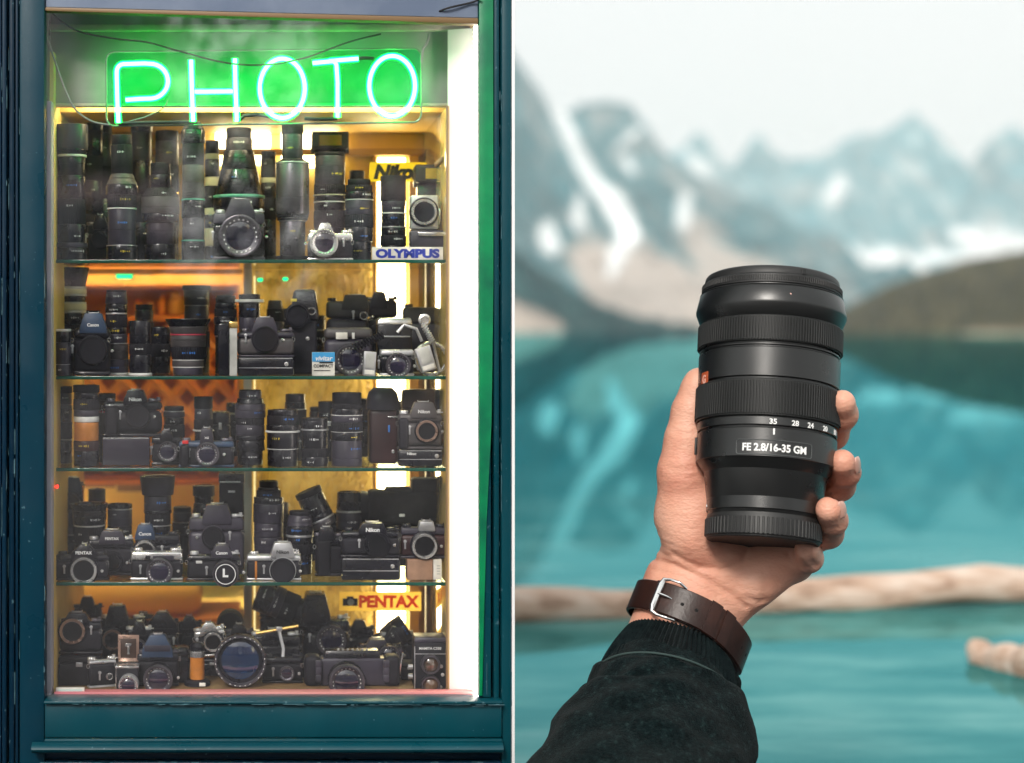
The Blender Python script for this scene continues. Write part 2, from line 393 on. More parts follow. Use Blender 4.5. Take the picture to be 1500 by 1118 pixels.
for i in range(78):
    a = 2*PI*i/78; M_ = LI @ Matrix.Rotation(a, 4, 'Z')
    mb.box((0, -82.2, (ax(749, 82)+ax(773, 82))/2), (3.4, 2.6, ax(749, 82)-ax(773, 82)), .8, 1, M=M_)
mb.build('grip_rib', 'cap_plastic', rc); bpy.data.objects['grip_rib']['kind'] = 'stuff'; bpy.data.objects['grip_rib'].name = 'grip_ribs'
lpart('mount_barrel', step(738, 690, 82.5)+[(687, 84), (664, 98.5)], close=False)
lpart('barrel', step(664, 622, 100.5), close=False)
lpart('scale_band', step(619, 606, 100.5), close=False)
lpart('zoom_ring', step(605, 552, 102.5, 103.3), 'lens_rubber', close=False)
lpart('barrel', step(549, 506, 102, 102.5), close=False)
lpart('barrel', step(504, 500, 101.5), close=False)
lpart('focus_ring', step(498, 460, 103, 103.5), 'lens_rubber', close=False)
lpart('front_barrel', [(462, 100), (458, 103), (442, 109), (438, 109.3), (418, 105), (416, 103.6), (415.5, 101)], close=False)
def ribs(name, y0, y1, r, n, w, h, m, par):
    mb = MB(); z0, z1 = ax(y0, r), ax(y1, r)
    for i in range(n):
        mb.box((0, -r-h*.3, (z0+z1)/2), (w, h, z1-z0), .5, 1, M=LI @ Matrix.Rotation(2*PI*i/n, 4, 'Z'))
    return tag(mb.build(name, m, par), kind='stuff')
kids = {o.name: o for o in COL.objects if o.parent == camlens}
ribs('ring_ridges', 602, 555, 103, 150, 2.5, 2.4, 'lens_rubber', kids['zoom_ring'])
ribs('ring_ridges', 496, 462.5, 103.4, 150, 2.5, 2.4, 'lens_rubber', kids['focus_ring'])
fc = lpart('front_cap', [(413.5, 99), (412, 101), (409, 101.3), (400.5, 100.6), (399, 98.6), (398, 98.8), (391, 97.3), (389, 95.5), (388, 92), (390, 88)], 'cap_plastic')
ribs('cap_ridges', 409.5, 401.5, 101, 190, 1.7, 1.8, 'cap_plastic', fc)
mb = MB(); mb.lathe(prof([(415.5, 101), (413.5, 101)]), 90, LI); mb.lathe(prof([(416.6, 104.2), (415.2, 104.6), (414.4, 103.2)]), 90, LI, close=False); mb.build('filter_thread', 'lens_metal', camlens)
mb = MB(); mb.box((0, -98, ax(394, 98)), (7, 3, 9), .6, 1, M=LI @ Matrix.Rotation(R(27), 4, 'Z')); mb.build('cap_latch', 'cap_plastic', fc)
def wrapped(name, word, phi, y, r, wpx, m, h=None, ext=.3, shear=0, bold=.01):
    vs, fs, tw, th_ = text_mesh(word, bold=bold, ext=.01); s_ = wpx/tw; sz = (h/th_) if h else s_
    z0 = ax(y, r); out_ = []
    for v in vs:
        p_ = phi+v[0]*s_/r; rr = r+(ext if v[2] > 0 else -.3); out_.append((rr*math.sin(p_), -rr*math.cos(p_), z0+v[1]*sz))
    mb = MB(); mb.add(out_, fs, LI); return mb.build(name, m, camlens, smooth=0)
for wd, ph in (('35', .085), ('28', .40), ('24', .645), ('20', .94), ('18', 1.27)): wrapped('focal_number', wd, ph, 613.5, 100.8, 10.5, 'mark_white', 8, bold=.02)
wrapped('lettering', 'FE 2.8/16-35 GM', .125, 650.5, 101, 92, 'mark_white', 11.5, bold=.028)
def patch(name, phi, y, r, wpx, hpx, m, th_=.8, frame=0, par=camlens):
    mb = MB(); z0 = ax(y, r); k = 14
    def pts(w_, h_, rr):
        o_ = []; c = min(3.2, h_*.3)
        for (sx, sy, a0) in ((1, 1, 0), (-1, 1, 90), (-1, -1, 180), (1, -1, 270)):
            for j in range(4):
                a = R(a0+30*j); o_.append((sx*(w_/2-c)+c*math.cos(a), sy*(h_/2-c)+c*math.sin(a)))
        return o_
    if frame:
        o_ = pts(wpx, hpx, r)
        full = []
        for i in range(len(o_)):
            a, b_ = o_[i], o_[(i+1) % len(o_)]
            for j in range(6): full.append((a[0]+(b_[0]-a[0])*j/6, a[1]+(b_[1]-a[1])*j/6))
        P3 = [((r+.25)*math.sin(phi+q[0]/r), -(r+.25)*math.cos(phi+q[0]/r), z0+q[1]) for q in full]
        mb.tube(P3, frame, 6, closed=True, M=LI)
    else:
        n = 8
        for sgn in (0, 1): pass
        vs = []; fs = []
        for i in range(n+1):
            q = phi+(i/n-.5)*wpx/r
            for (rr, zz) in ((r-.5, -hpx/2), (r+th_, -hpx/2), (r+th_, hpx/2), (r-.5, hpx/2)): vs.append((rr*math.sin(q), -rr*math.cos(q), z0+zz))
        for i in range(n):
            for j in range(4): fs.append((i*4+j, i*4+(j+1) % 4, i*4+4+(j+1) % 4, i*4+4+j))
        fs += [(3, 2, 1, 0), tuple(n*4+j for j in range(4))]
        mb.add(vs, fs, LI)
    return mb.build(name, m, par)
mat('groove_edge', (.07,.075,.075), .3)
patch('name_frame', .125, 650.5, 100.6, 110, 21, 'groove_edge', frame=.75)
patch('index_mark', .10, 628, 100.8, 2.4, 9, 'mark_white')
patch('badge', -1.1, 547, 102.2, 20, 21, 'mark_orange')
wrapped('badge_letter', 'G', -1.1, 547, 103.1, 10, 'mark_dot', 13, bold=.03)
mb = MB(); mb.lathe([(0, 1), (1.6, .8), (2.3, 0)], 16, LI @ at(26, -103.2, ax(430, 105)) @ FACE); mb.build('index_dot', 'mark_dot', camlens)
mb = MB(); mb.lathe([(0, 1), (1.6, .8), (2.3, 0)], 16, LI @ Matrix.Rotation(R(-80), 4, 'Z') @ at(0, -82.4, ax(731, 82)) @ FACE); mb.build('mount_dot', 'mark_white', camlens)
mb = MB(); mb.box((0, -101.5, ax(640, 101)), (9, 3, 26), 1.2, 2, M=LI @ Matrix.Rotation(R(-84), 4, 'Z')); mb.build('focus_switch', 'cap_plastic', camlens)
# ---- hand: one continuous skin from a smooth union of tapered limbs
GX = np.arange(890, 1290, 2.6); GY = np.arange(520, 1040, 2.6); GD = np.arange(-110, 240, 2.6)
X_, Y_, D_ = [a.astype(np.float32) for a in np.meshgrid(GX, GY, GD, indexing='ij')]
def cone(a, b, ra, rb, sd_=1., k2=None):
    a = np.array(a, np.float32); b = np.array(b, np.float32); d = b-a
    fx, fy, fd = X_-a[0], Y_-a[1], D_-a[2]
    w_ = np.array((1, 1, sd_), np.float32)
    t = np.clip((fx*d[0]+fy*d[1]+fd*d[2]*sd_*sd_)/(d[0]**2+d[1]**2+(d[2]*sd_)**2), 0, 1)
    return np.sqrt((fx-t*d[0])**2+(fy-t*d[1])**2+((fd-t*d[2])*sd_)**2)-(ra+(rb-ra)*t)
def smin(a, b, k):
    h = np.clip(.5+.5*(b-a)/k, 0, 1); return b+(a-b)*h-k*h*(1-h)
def chain(pts, k=6):
    s_ = None
    for (p_, q) in zip(pts[:-1], pts[1:]):
        c = cone(p_[:3], q[:3], p_[3], q[3]); s_ = c if s_ is None else smin(s_, c, k)
    return s_
palm = cone((1010, 885, 96), (962, 1035, 22), 74, 84, 1.25)                # forearm and wrist
palm = smin(palm, cone((1052, 830, 118), (1018, 890, 96), 66, 72, 1.2), 40)
for (x, y, d, r) in ((1060, 672, 165, 36), (1090, 705, 168, 36), (1118, 760, 162, 36), (1130, 815, 140, 36)):
    palm = smin(palm, cone((1045, 850, 122), (x, y, d), 48, r), 30)
palm = smin(palm, cone((1082, 872, 92), (1152, 822, 96), 44, 38), 30)       # heel of the hand
palm = smin(palm, cone((1108, 866, 78), (1150, 832, 84), 30, 28), 22)
thumb = chain([(1036, 838, 92, 54), (1004, 768, 78, 50), (1000, 700, 70, 41), (1003, 652, 72, 33.5), (1008, 608, 76, 27.5), (1018, 572, 78, 22.5), (1021, 562, 78, 20)], 16)
hand = smin(palm, thumb, 26)
hand = smin(hand, cone((1010, 800, 60), (1030, 752, 62), 40, 30), 22)       # thenar swell
fing = [
    [(1070, 668, 165, 34), (1150, 672, 162, 27), (1222, 640, 92, 24.5), (1236, 608, 46, 22.5), (1234, 590, 20, 20.5)],
    [(1100, 712, 168, 34), (1178, 745, 150, 27), (1232, 716, 84, 24.5), (1239, 692, 38, 23), (1233, 676, 8, 20.5)],
    [(1120, 765, 160, 33), (1180, 806, 120, 26), (1214, 784, 52, 24), (1219, 760, 4, 23), (1212, 742, -28, 20.5)],
    [(1132, 818, 140, 32), (1168, 838, 100, 25), (1186, 822, 50, 22), (1182, 806, 18, 20)],
]
fs_ = None
for f in fing:
    c = chain([(x, y, d, r*.93) for (x, y, d, r) in f], 8); fs_ = c if fs_ is None else smin(fs_, c, 3.5)
hand = smin(hand, fs_, 14)
def groove(sd_, pts, w_, dep):
    d = None
    for (a, b) in zip(pts[:-1], pts[1:]):
        ax_, ay = a; bx, by = b
        t = np.clip(((X_-ax_)*(bx-ax_)+(Y_-ay)*(by-ay))/((bx-ax_)**2+(by-ay)**2), 0, 1)
        q = (X_-(ax_+t*(bx-ax_)))**2+(Y_-(ay+t*(by-ay)))**2; d = q if d is None else np.minimum(d, q)
    return sd_+np.where(D_ < 130, dep*np.exp(-d/(w_*w_)), 0)
for pts, w_, dep in (([(985,822),(1020,838),(1058,842),(1085,832),(1098,808)], 5, 4.2), ([(950,836),(985,838),(1030,856),(1068,878),(1092,898)], 4.5, 3.6), ([(952,848),(1000,856),(1050,880)], 4, 1.6),
        ([(952,800),(975,806),(1003,812)], 3, 1.5), ([(953,810),(978,816),(1008,820)], 3, 1.5), ([(952,788),(980,796),(1000,800)], 3, 1.1), ([(955,822),(980,826)], 3, 1.2),
        ([(1180,808),(1188,822),(1196,830)], 4, 3), ([(1150,812),(1172,836),(1182,848)], 3.5, 1.8), ([(1118,842),(1122,865),(1116,888)], 4, 1.6), ([(1132,838),(1140,862)], 4, 1.6), ([(1092,884),(1112,890),(1124,886)], 4, 2),
        ([(975,690),(1000,694),(1030,686)], 5, 1.8), ([(985,640),(1012,640)], 4, 1.4), ([(980,700),(1010,703),(1035,697)], 4, 1.4), ([(1222,640),(1250,632)], 3.5, 1.3), ([(1215,727),(1240,716)], 3.5, 1.5)):
    hand = groove(hand, pts, w_, dep)
def surface_nets(sd_, gx, gy, gd):
    nx, ny, nz = sd_.shape; neg = sd_ < 0
    c = np.zeros((nx-1, ny-1, nz-1), np.int8)
    for i in (0, 1):
        for j in (0, 1):
            for k in (0, 1): c += neg[i:nx-1+i, j:ny-1+j, k:nz-1+k]
    act = (c > 0) & (c < 8); idx = -np.ones(act.shape, np.int64); ii = np.argwhere(act); idx[act] = np.arange(len(ii))
    acc = np.zeros((len(ii), 3)); cnt = np.zeros(len(ii))
    cor = [(i, j, k) for i in (0, 1) for j in (0, 1) for k in (0, 1)]
    for a in cor:
        for b in cor:
            if a < b and sum(abs(p_-q) for p_, q in zip(a, b)) == 1:
                va = sd_[ii[:, 0]+a[0], ii[:, 1]+a[1], ii[:, 2]+a[2]]; vb = sd_[ii[:, 0]+b[0], ii[:, 1]+b[1], ii[:, 2]+b[2]]
                m_ = (va < 0) != (vb < 0); t = np.where(m_, va/np.where(m_, va-vb, 1), 0)
                acc += np.where(m_[:, None], np.array(a)+(np.array(b)-np.array(a))*t[:, None], 0); cnt += m_
    v = ii+acc/cnt[:, None]
    st_ = np.array((gx[1]-gx[0], gy[1]-gy[0], gd[1]-gd[0])); v = v*st_+np.array((gx[0], gy[0], gd[0]))
    F_ = []
    for axn in range(3):
        sl = [slice(None)]*3; sl2 = [slice(None)]*3; sl[axn] = slice(0, -1); sl2[axn] = slice(1, None)
        ch = neg[tuple(sl)] != neg[tuple(sl2)]
        e = np.argwhere(ch); o1, o2 = [q for q in range(3) if q != axn]
        ok = (e[:, o1] > 0) & (e[:, o2] > 0) & (e[:, o1] < sd_.shape[o1]-1) & (e[:, o2] < sd_.shape[o2]-1); e = e[ok]
        flip = neg[tuple(e.T)]
        def cell(a, b):
            q = e.copy(); q[:, o1] += a; q[:, o2] += b; return idx[q[:, 0], q[:, 1], q[:, 2]]
        q = np.stack([cell(-1, -1), cell(0, -1), cell(0, 0), cell(-1, 0)], 1)
        F_.append(np.where(flip[:, None], q, q[:, ::-1]))
    return v, np.concatenate(F_)
v, f = surface_nets(hand, GX, GY, GD)
del X_, Y_, D_, palm, thumb, fs_, hand
m = mat('skin', (.6,.33,.22), .48, spec=.4, sss=.12, sscale=.04)
n = noise(m, 3.2, 5, .6); r = ramp(m, n, 'Fac', [(.28, (.58,.215,.145)), (.48, (.69,.345,.24)), (.7, (.76,.45,.335))]); L(m, r, 'Color', bsdf(m), 'Base Color')
vo = N(m, 'ShaderNodeTexVoronoi', i_Scale=95.); tc = N(m, 'ShaderNodeTexCoord'); mp = N(m, 'ShaderNodeMapping'); mp.inputs['Scale'].default_value = (1, 1, 1.6); mp.inputs['Rotation'].default_value = (0, .35, 0)
L(m, tc, 'Object', mp, 'Vector'); L(m, mp, 'Vector', vo, 'Vector')
bp = N(m, 'ShaderNodeBump'); bp.inputs['Strength'].default_value = .26; bp.inputs['Distance'].default_value = .004; L(m, vo, 'Distance', bp, 'Height'); L(m, bp, 'Normal', bsdf(m), 'Normal')
bump(m, 30, .28, .012, detail=8, stretch=(.5, .5, 1.9)); roughvar(m, 14, .4, .58)
hb = H(1020, 940, 60)
W3 = [tuple(H(*q)-hb) for q in v]
me = bpy.data.meshes.new('person'); me.from_pydata(W3, [], f.tolist()); me.update()
bm_ = bmesh.new(); bm_.from_mesh(me); bmesh.ops.recalc_face_normals(bm_, faces=bm_.faces[:])
for _ in range(3): bmesh.ops.smooth_vert(bm_, verts=bm_.verts[:], factor=.5, use_axis_x=True, use_axis_y=True, use_axis_z=True)
bm_.to_mesh(me); bm_.free()
person = link('person', me, 'skin', smooth=180); person.location = hb
tag(person, 'outstretched hand and forearm in a dark sleeve, fingers closed round a black lens', 'person')
def HL(px, py, d): return H(px, py, d)-hb
mat('nail', (.58,.33,.26), .25, spec=.5, coat=.3)
def nail(c, n_, up, w_, l_):
    n_ = Vector(n_).normalized(); up = Vector(up); up = (up-n_*up.dot(n_)).normalized(); sd_ = up.cross(n_)
    vs, fs = [], []
    for i in range(9):
        for j in range(9):
            a = (i/8-.5)*2; b = (j/8-.5)*2
            rr = math.sqrt(max(0, 1-abs(a)**2.6)); q = Vector(c)+sd_*(b*w_*rr**.5)+up*(a*l_)+n_*(2.6*(1-b*b*.9)-1.5*a*a)
            vs.append(HL(*q))
    for i in range(8):
        for j in range(8): fs.append((i*9+j, i*9+j+1, i*9+10+j, i*9+9+j))
    mb = MB(); mb.add(vs, fs); return mb.build('fingernail', 'nail', person)
nail((1255.5, 680, 14), (1, .1, -.55), (-.25, -1, -.6), 9.5, 14)
nail((1231, 741, -30), (.9, .05, -.8), (-.2, -1, -.5), 9.5, 13.5)
# ---- sleeve
m = mat('wool', (.012,.02,.021), .95, spec=.05)
n = noise(m, 55, 6, .8); r = ramp(m, n, 'Fac', [(.4, (.001,.0035,.004)), (.56, (.004,.010,.011)), (.66, (.016,.032,.032)), (.78, (.07,.12,.11))]); L(m, r, 'Color', bsdf(m), 'Base Color')
bump(m, 220, .9, .006, detail=4); bsdf(m).inputs['Sheen Weight'].default_value = .03; bsdf(m).inputs['Sheen Roughness'].default_value = .5
m = mat('rib_knit', (.008,.014,.015), .95, spec=.05); vary(m, 40, (.002,.005,.006), (.007,.013,.014)); bump(m, 200, .6, .005); bsdf(m).inputs['Sheen Weight'].default_value = .03
def ring_frames(path):
    out_ = []
    for i, (c, a, b, ph) in enumerate(path):
        p0 = Vector(path[max(i-1, 0)][0]); p1 = Vector(path[min(i+1, len(path)-1)][0]); T = (p1-p0).normalized()
        U = Vector((math.cos(R(ph)), math.sin(R(ph)), 0)); U = (U-T*U.dot(T)).normalized(); V = T.cross(U)
        if V.z > 0: V = -V
        out_.append((Vector(c), a, b, U, V, T))
    return out_
def loft(name, path, n, m, fn=None, sub=1, inner=0, par=None, capend=False, smooth=60):
    P_ = []
    K = len(path)-1
    for i in range(K*sub+1):
        t = i/sub; j = min(int(t), K-1); f_ = t-j
        def cr(q):
            g = lambda k: np.array(path[min(max(k, 0), K)][0] if q == 0 else path[min(max(k, 0), K)][q], float)
            a, b, c, d = g(j-1), g(j), g(j+1), g(j+2)
            return .5*((2*b)+(-a+c)*f_+(2*a-5*b+4*c-d)*f_**2+(-a+3*b-3*c+d)*f_**3)
        P_.append((tuple(cr(0)), float(cr(1)), float(cr(2)), float(cr(3))))
    fr_ = ring_frames(P_); vs, fs = [], []
    rows = [(i, 0.) for i in range(len(fr_))]
    if inner: rows = [(3*sub if 3*sub < len(fr_) else len(fr_)-1, -inner), (0, -inner), (0, -inner*.4)]+rows
    for ri, (i, off) in enumerate(rows):
        c, a, b, U, V, T = fr_[i]
        for k in range(n):
            q = 2*PI*k/n; e = (fn(q, i/sub) if (fn and off == 0) else 0)+off
            vs.append(HL(*(c+U*((a+e)*math.cos(q))+V*((b+e)*math.sin(q)))))
    for i in range(len(rows)-1):
        for k in range(n): fs.append((i*n+k, i*n+(k+1) % n, (i+1)*n+(k+1) % n, (i+1)*n+k))
    if capend: fs.append(tuple((len(rows)-1)*n+k for k in range(n)))
    mb = MB(); mb.add(vs, fs); return mb.build(name, m, par, smooth=smooth)
def ribf(q, t): return 3.0*math.cos(76*q)+1.5*math.sin(2*q+1)*t
loft('cuff', [((988, 958, 52), 78, 66, 20), ((986, 966, 46), 83, 70, 19), ((982, 984, 32), 92, 76, 18), ((977, 1010, 8), 101, 83, 16), ((974, 1026, -6), 97, 80, 15)], 760, 'rib_knit', ribf, 4, 7, person)
def fold(q, t):
    return 5*math.sin(2.2*t+2*math.cos(q)+.6)*math.sin(1.5*q+.4+t)+3.5*math.sin(5*q+3.1*t)*math.sin(t*1.7)*min(1, t)+2.2*math.sin(9*q-4*t)*min(1, t*.6)+3.2*max(0, math.sin(4.2*t+1.3*math.sin(2*q)+.8*q))**4*min(1, t)
loft('sleeve', [((975, 1022, -4), 96, 80, 15), ((975, 1015, -2), 105, 86, 15), ((973, 1028, -14), 118, 96, 13), ((974, 1058, -44), 134, 108, 10), ((958, 1096, -86), 143, 118, 6), ((940, 1136, -134), 154, 128, 4), ((922, 1186, -190), 166, 138, 2), ((905, 1250, -250), 174, 144, 0)], 300, 'wool', fold, 8, 0, person, True)
mb = MB(); fr_ = ring_frames([((976, 1010, 4), 104, 86, 15), ((975, 1018, -5), 108, 89.5, 15), ((973, 1030, -16), 117, 96, 13)])[1]
mb.tube([HL(*(fr_[0]+fr_[3]*(fr_[1]+1)*math.cos(q)+fr_[4]*(fr_[2]+1)*math.sin(q))) for q in np.linspace(0, 2*PI, 90, endpoint=False)], 1.6*S0, 6, True); mat('seam_thread', (.03,.055,.052), .9); mb.build('seam', 'seam_thread', person)
# ---- watch strap
m = mat('brown_leather', (.035,.014,.010), .34, spec=.25); n = noise(m, 9, 5, .6); r = ramp(m, n, 'Fac', [(.3, (.012,.0045,.0035)), (.55, (.028,.0105,.0075)), (.75, (.055,.02,.013))]); L(m, r, 'Color', bsdf(m), 'Base Color'); bump(m, 120, .16, .003, detail=3)
mat('leather_edge', (.006,.005,.005), .6); mat('steel', (.75,.75,.74), .16, 1.0); mat('hole', (.004,.003,.003), .9)
WC = Vector((1005, 926, 74)); wT = Vector((.371, -.928, .42)).normalized(); wU = Vector((math.cos(R(24)), math.sin(R(24)), 0)); wU = (wU-wT*wU.dot(wT)).normalized(); wV = wT.cross(wU)
if wV.z > 0: wV = -wV
wb = H(*WC)
def SP(q, t, off=0):
    a, b = 90+off, 68+off
    sk = .16*max(0, math.cos(q))*1.     # the free end sags towards the sleeve on the outer side
    return H(*(WC+wU*(a*math.cos(q))+wV*(b*math.sin(q))+wT*(t-20*max(0, math.cos(q))**2)))-wb
watch = thing('wristwatch', 'brown leather wristwatch strap with steel buckle worn on the wrist', 'wristwatch', wb)
def band(name, q0, q1, t0, t1, o0, o1, m, par, n=60, e=1.2, tip=False):
    vs, fs = [], []; sec = [(t0, o0), (t0, o1-e), (t0+e, o1), (t1-e, o1), (t1, o1-e), (t1, o0)]; k = len(sec)
    for i in range(n+1):
        q = q0+(q1-q0)*i/n; sc = 1
        for (t, o_) in sec: vs.append(SP(q, t*sc, o_))
    for i in range(n):
        for j in range(k): fs.append((i*k+j, i*k+(j+1) % k, (i+1)*k+(j+1) % k, (i+1)*k+j))
    fs += [tuple(range(k-1, -1, -1)), tuple(n*k+j for j in range(k))]
    mb = MB(); mb.add(vs, fs); return mb.build(name, m, par, smooth=40)
band('strap', R(118), R(360-40), -24, 24, 2, 6, 'brown_leather', watch)
band('strap', R(-40), R(132), -24, 24, 6.3, 11.5, 'brown_leather', watch)
band('strap_lining', R(-39), R(131), -25.3, 25.3, 1.5, 6.2, 'leather_edge', watch)
for q in (74, 59): band('keeper', R(q-5.2), R(q+5.2), -25.5, 25.5, 10, 14.5, 'brown_leather', watch, 8, 1.6)
mb = MB()
for q in (102, 89, 32, 18):
    c = SP(R(q), 0, 11.9); c2 = SP(R(q), 0, 13); nrm = (c2-c).normalized()
    mb.lathe([(0, .0), (2.3*S0, -.0002), (3.0*S0, -.001)], 14, Matrix.Translation(c) @ nrm.to_track_quat('Z', 'Y').to_matrix().to_4x4())
tag(mb.build('strap_hole', 'hole', watch), kind='stuff')
q0, q1 = 122, 107
fr_pts = [SP(R(q1-3), -26, 6)]+[SP(R(q1+(q0-q1)*i/5), -29, 14) for i in range(1, 5)]+[SP(R(q0+2), -26, 15)]+[SP(R(q0+3), -26+52*i/6, 15.5) for i in range(1, 6)]+[SP(R(q0+2), 26, 15)]+[SP(R(q0+(q1-q0)*i/5), 29, 14) for i in range(1, 5)]+[SP(R(q1-3), 26, 6)]
rad = [2.2]*5+[3.6]+[5.]*5+[3.6]+[2.2]*5
mb = MB(); mb.tube(fr_pts, [r_*S0 for r_ in rad[:len(fr_pts)]], 10); pass
bk = mb.build('buckle', 'steel', watch)
mb = MB(); mb.tube([SP(R(112), 2, 9), SP(R(116), 2, 15), SP(R(q0+2), 2, 19)], [1.8*S0, 2*S0, 2*S0], 8); mb.build('prong', 'steel', bk)
# the watch case sits out of sight on the back of the wrist
fr_c = SP(R(268), 0, 8); nn = (SP(R(268), 0, 12)-fr_c).normalized()
mb = MB(); mb.lathe([(30*S0, -3*S0), (38*S0, 0), (40*S0, 6*S0), (38*S0, 14*S0), (33*S0, 16*S0), (0, 16*S0)], 48, Matrix.Translation(fr_c) @ nn.to_track_quat('Z', 'Y').to_matrix().to_4x4()); mb.build('watch_case', 'steel', watch)
# ================================================================ the shop front
def paint(name, c1, c2, rough=.32, sc=3):
    m = mat(name, c1, rough, spec=.3); n = noise(m, sc, 6, .65, stretch=(1, 1, .35)); r = ramp(m, n, 'Fac', [(.3, c1), (.65, c2)]); 
    # chips and scuffs down to pale primer
    v = noise(m, 55, 3, .5); r2 = ramp(m, v, 'Fac', [(.71, (0,0,0)), (.735, (1,1,1))])
    mx = N(m, 'ShaderNodeMix', data_type='RGBA'); L(m, r2, 'Color', mx, 'Factor'); L(m, r, 'Color', mx, 'A'); mx.inputs['B'].default_value = (.07,.15,.18,1)
    L(m, mx, 'Result', bsdf(m), 'Base Color'); bump(m, 5, .12, .01, detail=6, stretch=(1,1,.3)); bump(m, 60, .1, .003); roughvar(m, 6, rough-.1, rough+.15); return m
paint('teal_paint', (.0,.036,.053), (.001,.054,.073))
paint('navy_teal_paint', (.0,.022,.045), (.001,.040,.062), sc=1.6)
paint('dark_teal_paint', (.0,.012,.03), (.001,.022,.046))
m = mat('lintel_paint', (.2,.25,.36), .5); vary(m, 4, (.15,.195,.29), (.23,.28,.38)); bump(m, 20, .15, .004)
m = mat('neon_spill_green', (0,.2,.08), .35); vary(m, 7, (0,.12,.06), (.0,.26,.085), detail=6); bump(m, 30, .15, .004)  # green neon light on the right post, put into the colour
m = mat('white_paint', (.72,.70,.70), .45); vary(m, 4, (.62,.6,.62), (.8,.78,.76), detail=6); bump(m, 30, .1, .003)
m = mat('panel_paint', (.34,.32,.33), .5); vary(m, 2.5, (.27,.26,.28), (.38,.35,.36), detail=6); bump(m, 24, .12, .003)
m = mat('post_paint', (.42,.41,.48), .45); vary(m, 5, (.36,.35,.42), (.46,.45,.52))
m = mat('pink_board', (.75,.2,.22), .5); vary(m, 6, (.66,.15,.2), (.8,.32,.3), stretch=(.2,1,1)); m = mat('cream_board', (.6,.5,.4), .6); vary(m, 8, (.4,.33,.28), (.66,.56,.46))
m = mat('yellow_wall', (.62,.40,.10), .5); vary(m, 2.2, (.68,.45,.10), (.82,.60,.18), detail=5); bump(m, 5, .2, .01)
m = mat('brown_trim', (.2,.12,.05), .5)
m = mat('wood_orange', (.6,.2,.04), .45); vary(m, 3, (.45,.13,.02), (.7,.28,.06), stretch=(.3,1,2))
m = mat('plastic_wrap', (.5,.36,.1), .28); vary(m, 6, (.38,.26,.07), (.62,.46,.16), detail=6); bsdf(m).inputs['Transmission Weight'].default_value = .0
m = thin_glass('pane_glass', 2.6); nt = m.node_tree          # old plate glass with a film of dust and wipe marks
o_ = [x for x in nt.nodes if x.type == 'OUTPUT_MATERIAL'][0]; g_ = [x for x in nt.nodes if x.type == 'MIX_SHADER'][0]
d_ = N(m, 'ShaderNodeBsdfDiffuse'); d_.inputs['Color'].default_value = (.75, .68, .76, 1); x_ = N(m, 'ShaderNodeMixShader')
n1 = noise(m, 2.2, 5, .65, stretch=(1, 1, .6), dist=1.2); r1 = ramp(m, n1, 'Fac', [(.42, (.0005,)*3), (.62, (.005,)*3), (.75, (.014,)*3)])
L(m, r1, 'Color', x_, 0); L(m, g_, 0, x_, 1); L(m, d_, 0, x_, 2); L(m, x_, 0, o_, 'Surface'); thin_glass('shelf_glass', 1.5, (.9,.96,.93), .02)
m = mat('glass_edge', (.006,.13,.085), .12, spec=.8)
m = mat('black_wire', (.01,.01,.012), .5); mat('grey_wire', (.28,.28,.27), .5)
s5 = YF/F; RP = random.Random(21); m = mat('flaked', (.10,.24,.28), .6); vary(m, 30, (.01,.06,.08), (.10,.22,.26))
shop = thing('shop_front', 'dark teal painted wooden shop front framing a lit display window', 'shop front', (0, 5.0, .11))
SB = Vector((0, 5.0, .11))
def bx(mb, x0, x1, y0, y1, Y0, Y1, bev=.004):
    a = P(x0, y1, YF); b_ = P(x1, y0, YF)
    mb.box(((a.x+b_.x)/2, (Y0+Y1)/2-SB.y, (a.z+b_.z)/2-SB.z), (b_.x-a.x, Y1-Y0, b_.z-a.z), bev); return mb
# left pilaster in stepped boards
mb = MB(); bx(mb, -420, 3, -420, 1279, 4.985, 5.2); bx(mb, 4.5, 11, -420, 1279, 4.975, 5.2, .006); bx(mb, 13, 22, -420, 1279, 4.99, 5.2, .007); bx(mb, 24, 28, -420, 1279, 4.98, 5.2, .003)
mb.build('pilaster', 'dark_teal_paint', shop)
mb = MB(); bx(mb, 29.5, 66.5, -420, 1279, 4.982, 5.2, .006); mb.build('pilaster', 'navy_teal_paint', shop)
mb = MB(); bx(mb, 700.5, 719, -420, 1021, 4.994, 5.2, .003); mb.build('inner_bead_and_spill', 'teal_paint', shop)
mb = MB(); q = [P(700.8, -300, YF), P(721.8, -300, YF), P(721.8, 420, YF), P(719, 620, YF), P(712, 760, YF), P(706, 1018, YF), P(700.8, 1018, YF)]; mb.extrude([(v_.x, v_.z-SB.z) for v_ in q], 4.986-SB.y, 4.9945-SB.y, .002); mb.build('inner_bead_and_spill', 'neon_spill_green', shop)  # neon spill painted as a green strip over the bead, narrowing as it fades
mb = MB(); bx(mb, 722.5, 731, -420, 1027, 4.988, 5.2, .006); bx(mb, 733, 748, -420, 1279, 4.98, 5.2, .006); mb.build('pilaster', 'teal_paint', shop)
mb = MB(); bx(mb, 748.4, 752.6, -420, 1279, 4.978, 5.2, .001); mb.build('divider_strip', lamp('x', (1,1,1), 1) if 0 else mat('divider_white', (.85,.85,.85), .6), shop)  # white divider between the two halves of the view, added as a board
mb = MB(); bx(mb, 67.5, 733, 1027, 1077, 4.965, 5.1, .006); bx(mb, 66.8, 733, 1022, 1026.3, 4.95, 5.06, .006); mb.build('sill_rail', 'teal_paint', shop)
mb = MB(); pr = []
for i in range(9):
    a = PI*i/8; pr.append((4.962-SB.y-.03*math.sin(a), -.0145*math.cos(a)))
a, b_ = P(50, 1090, YF), P(733, 1090, YF); vs = []; fs = []
for x in (a.x, b_.x):
    for (y, z) in pr: vs.append((x, y, a.z-SB.z+z))
n_ = len(pr)
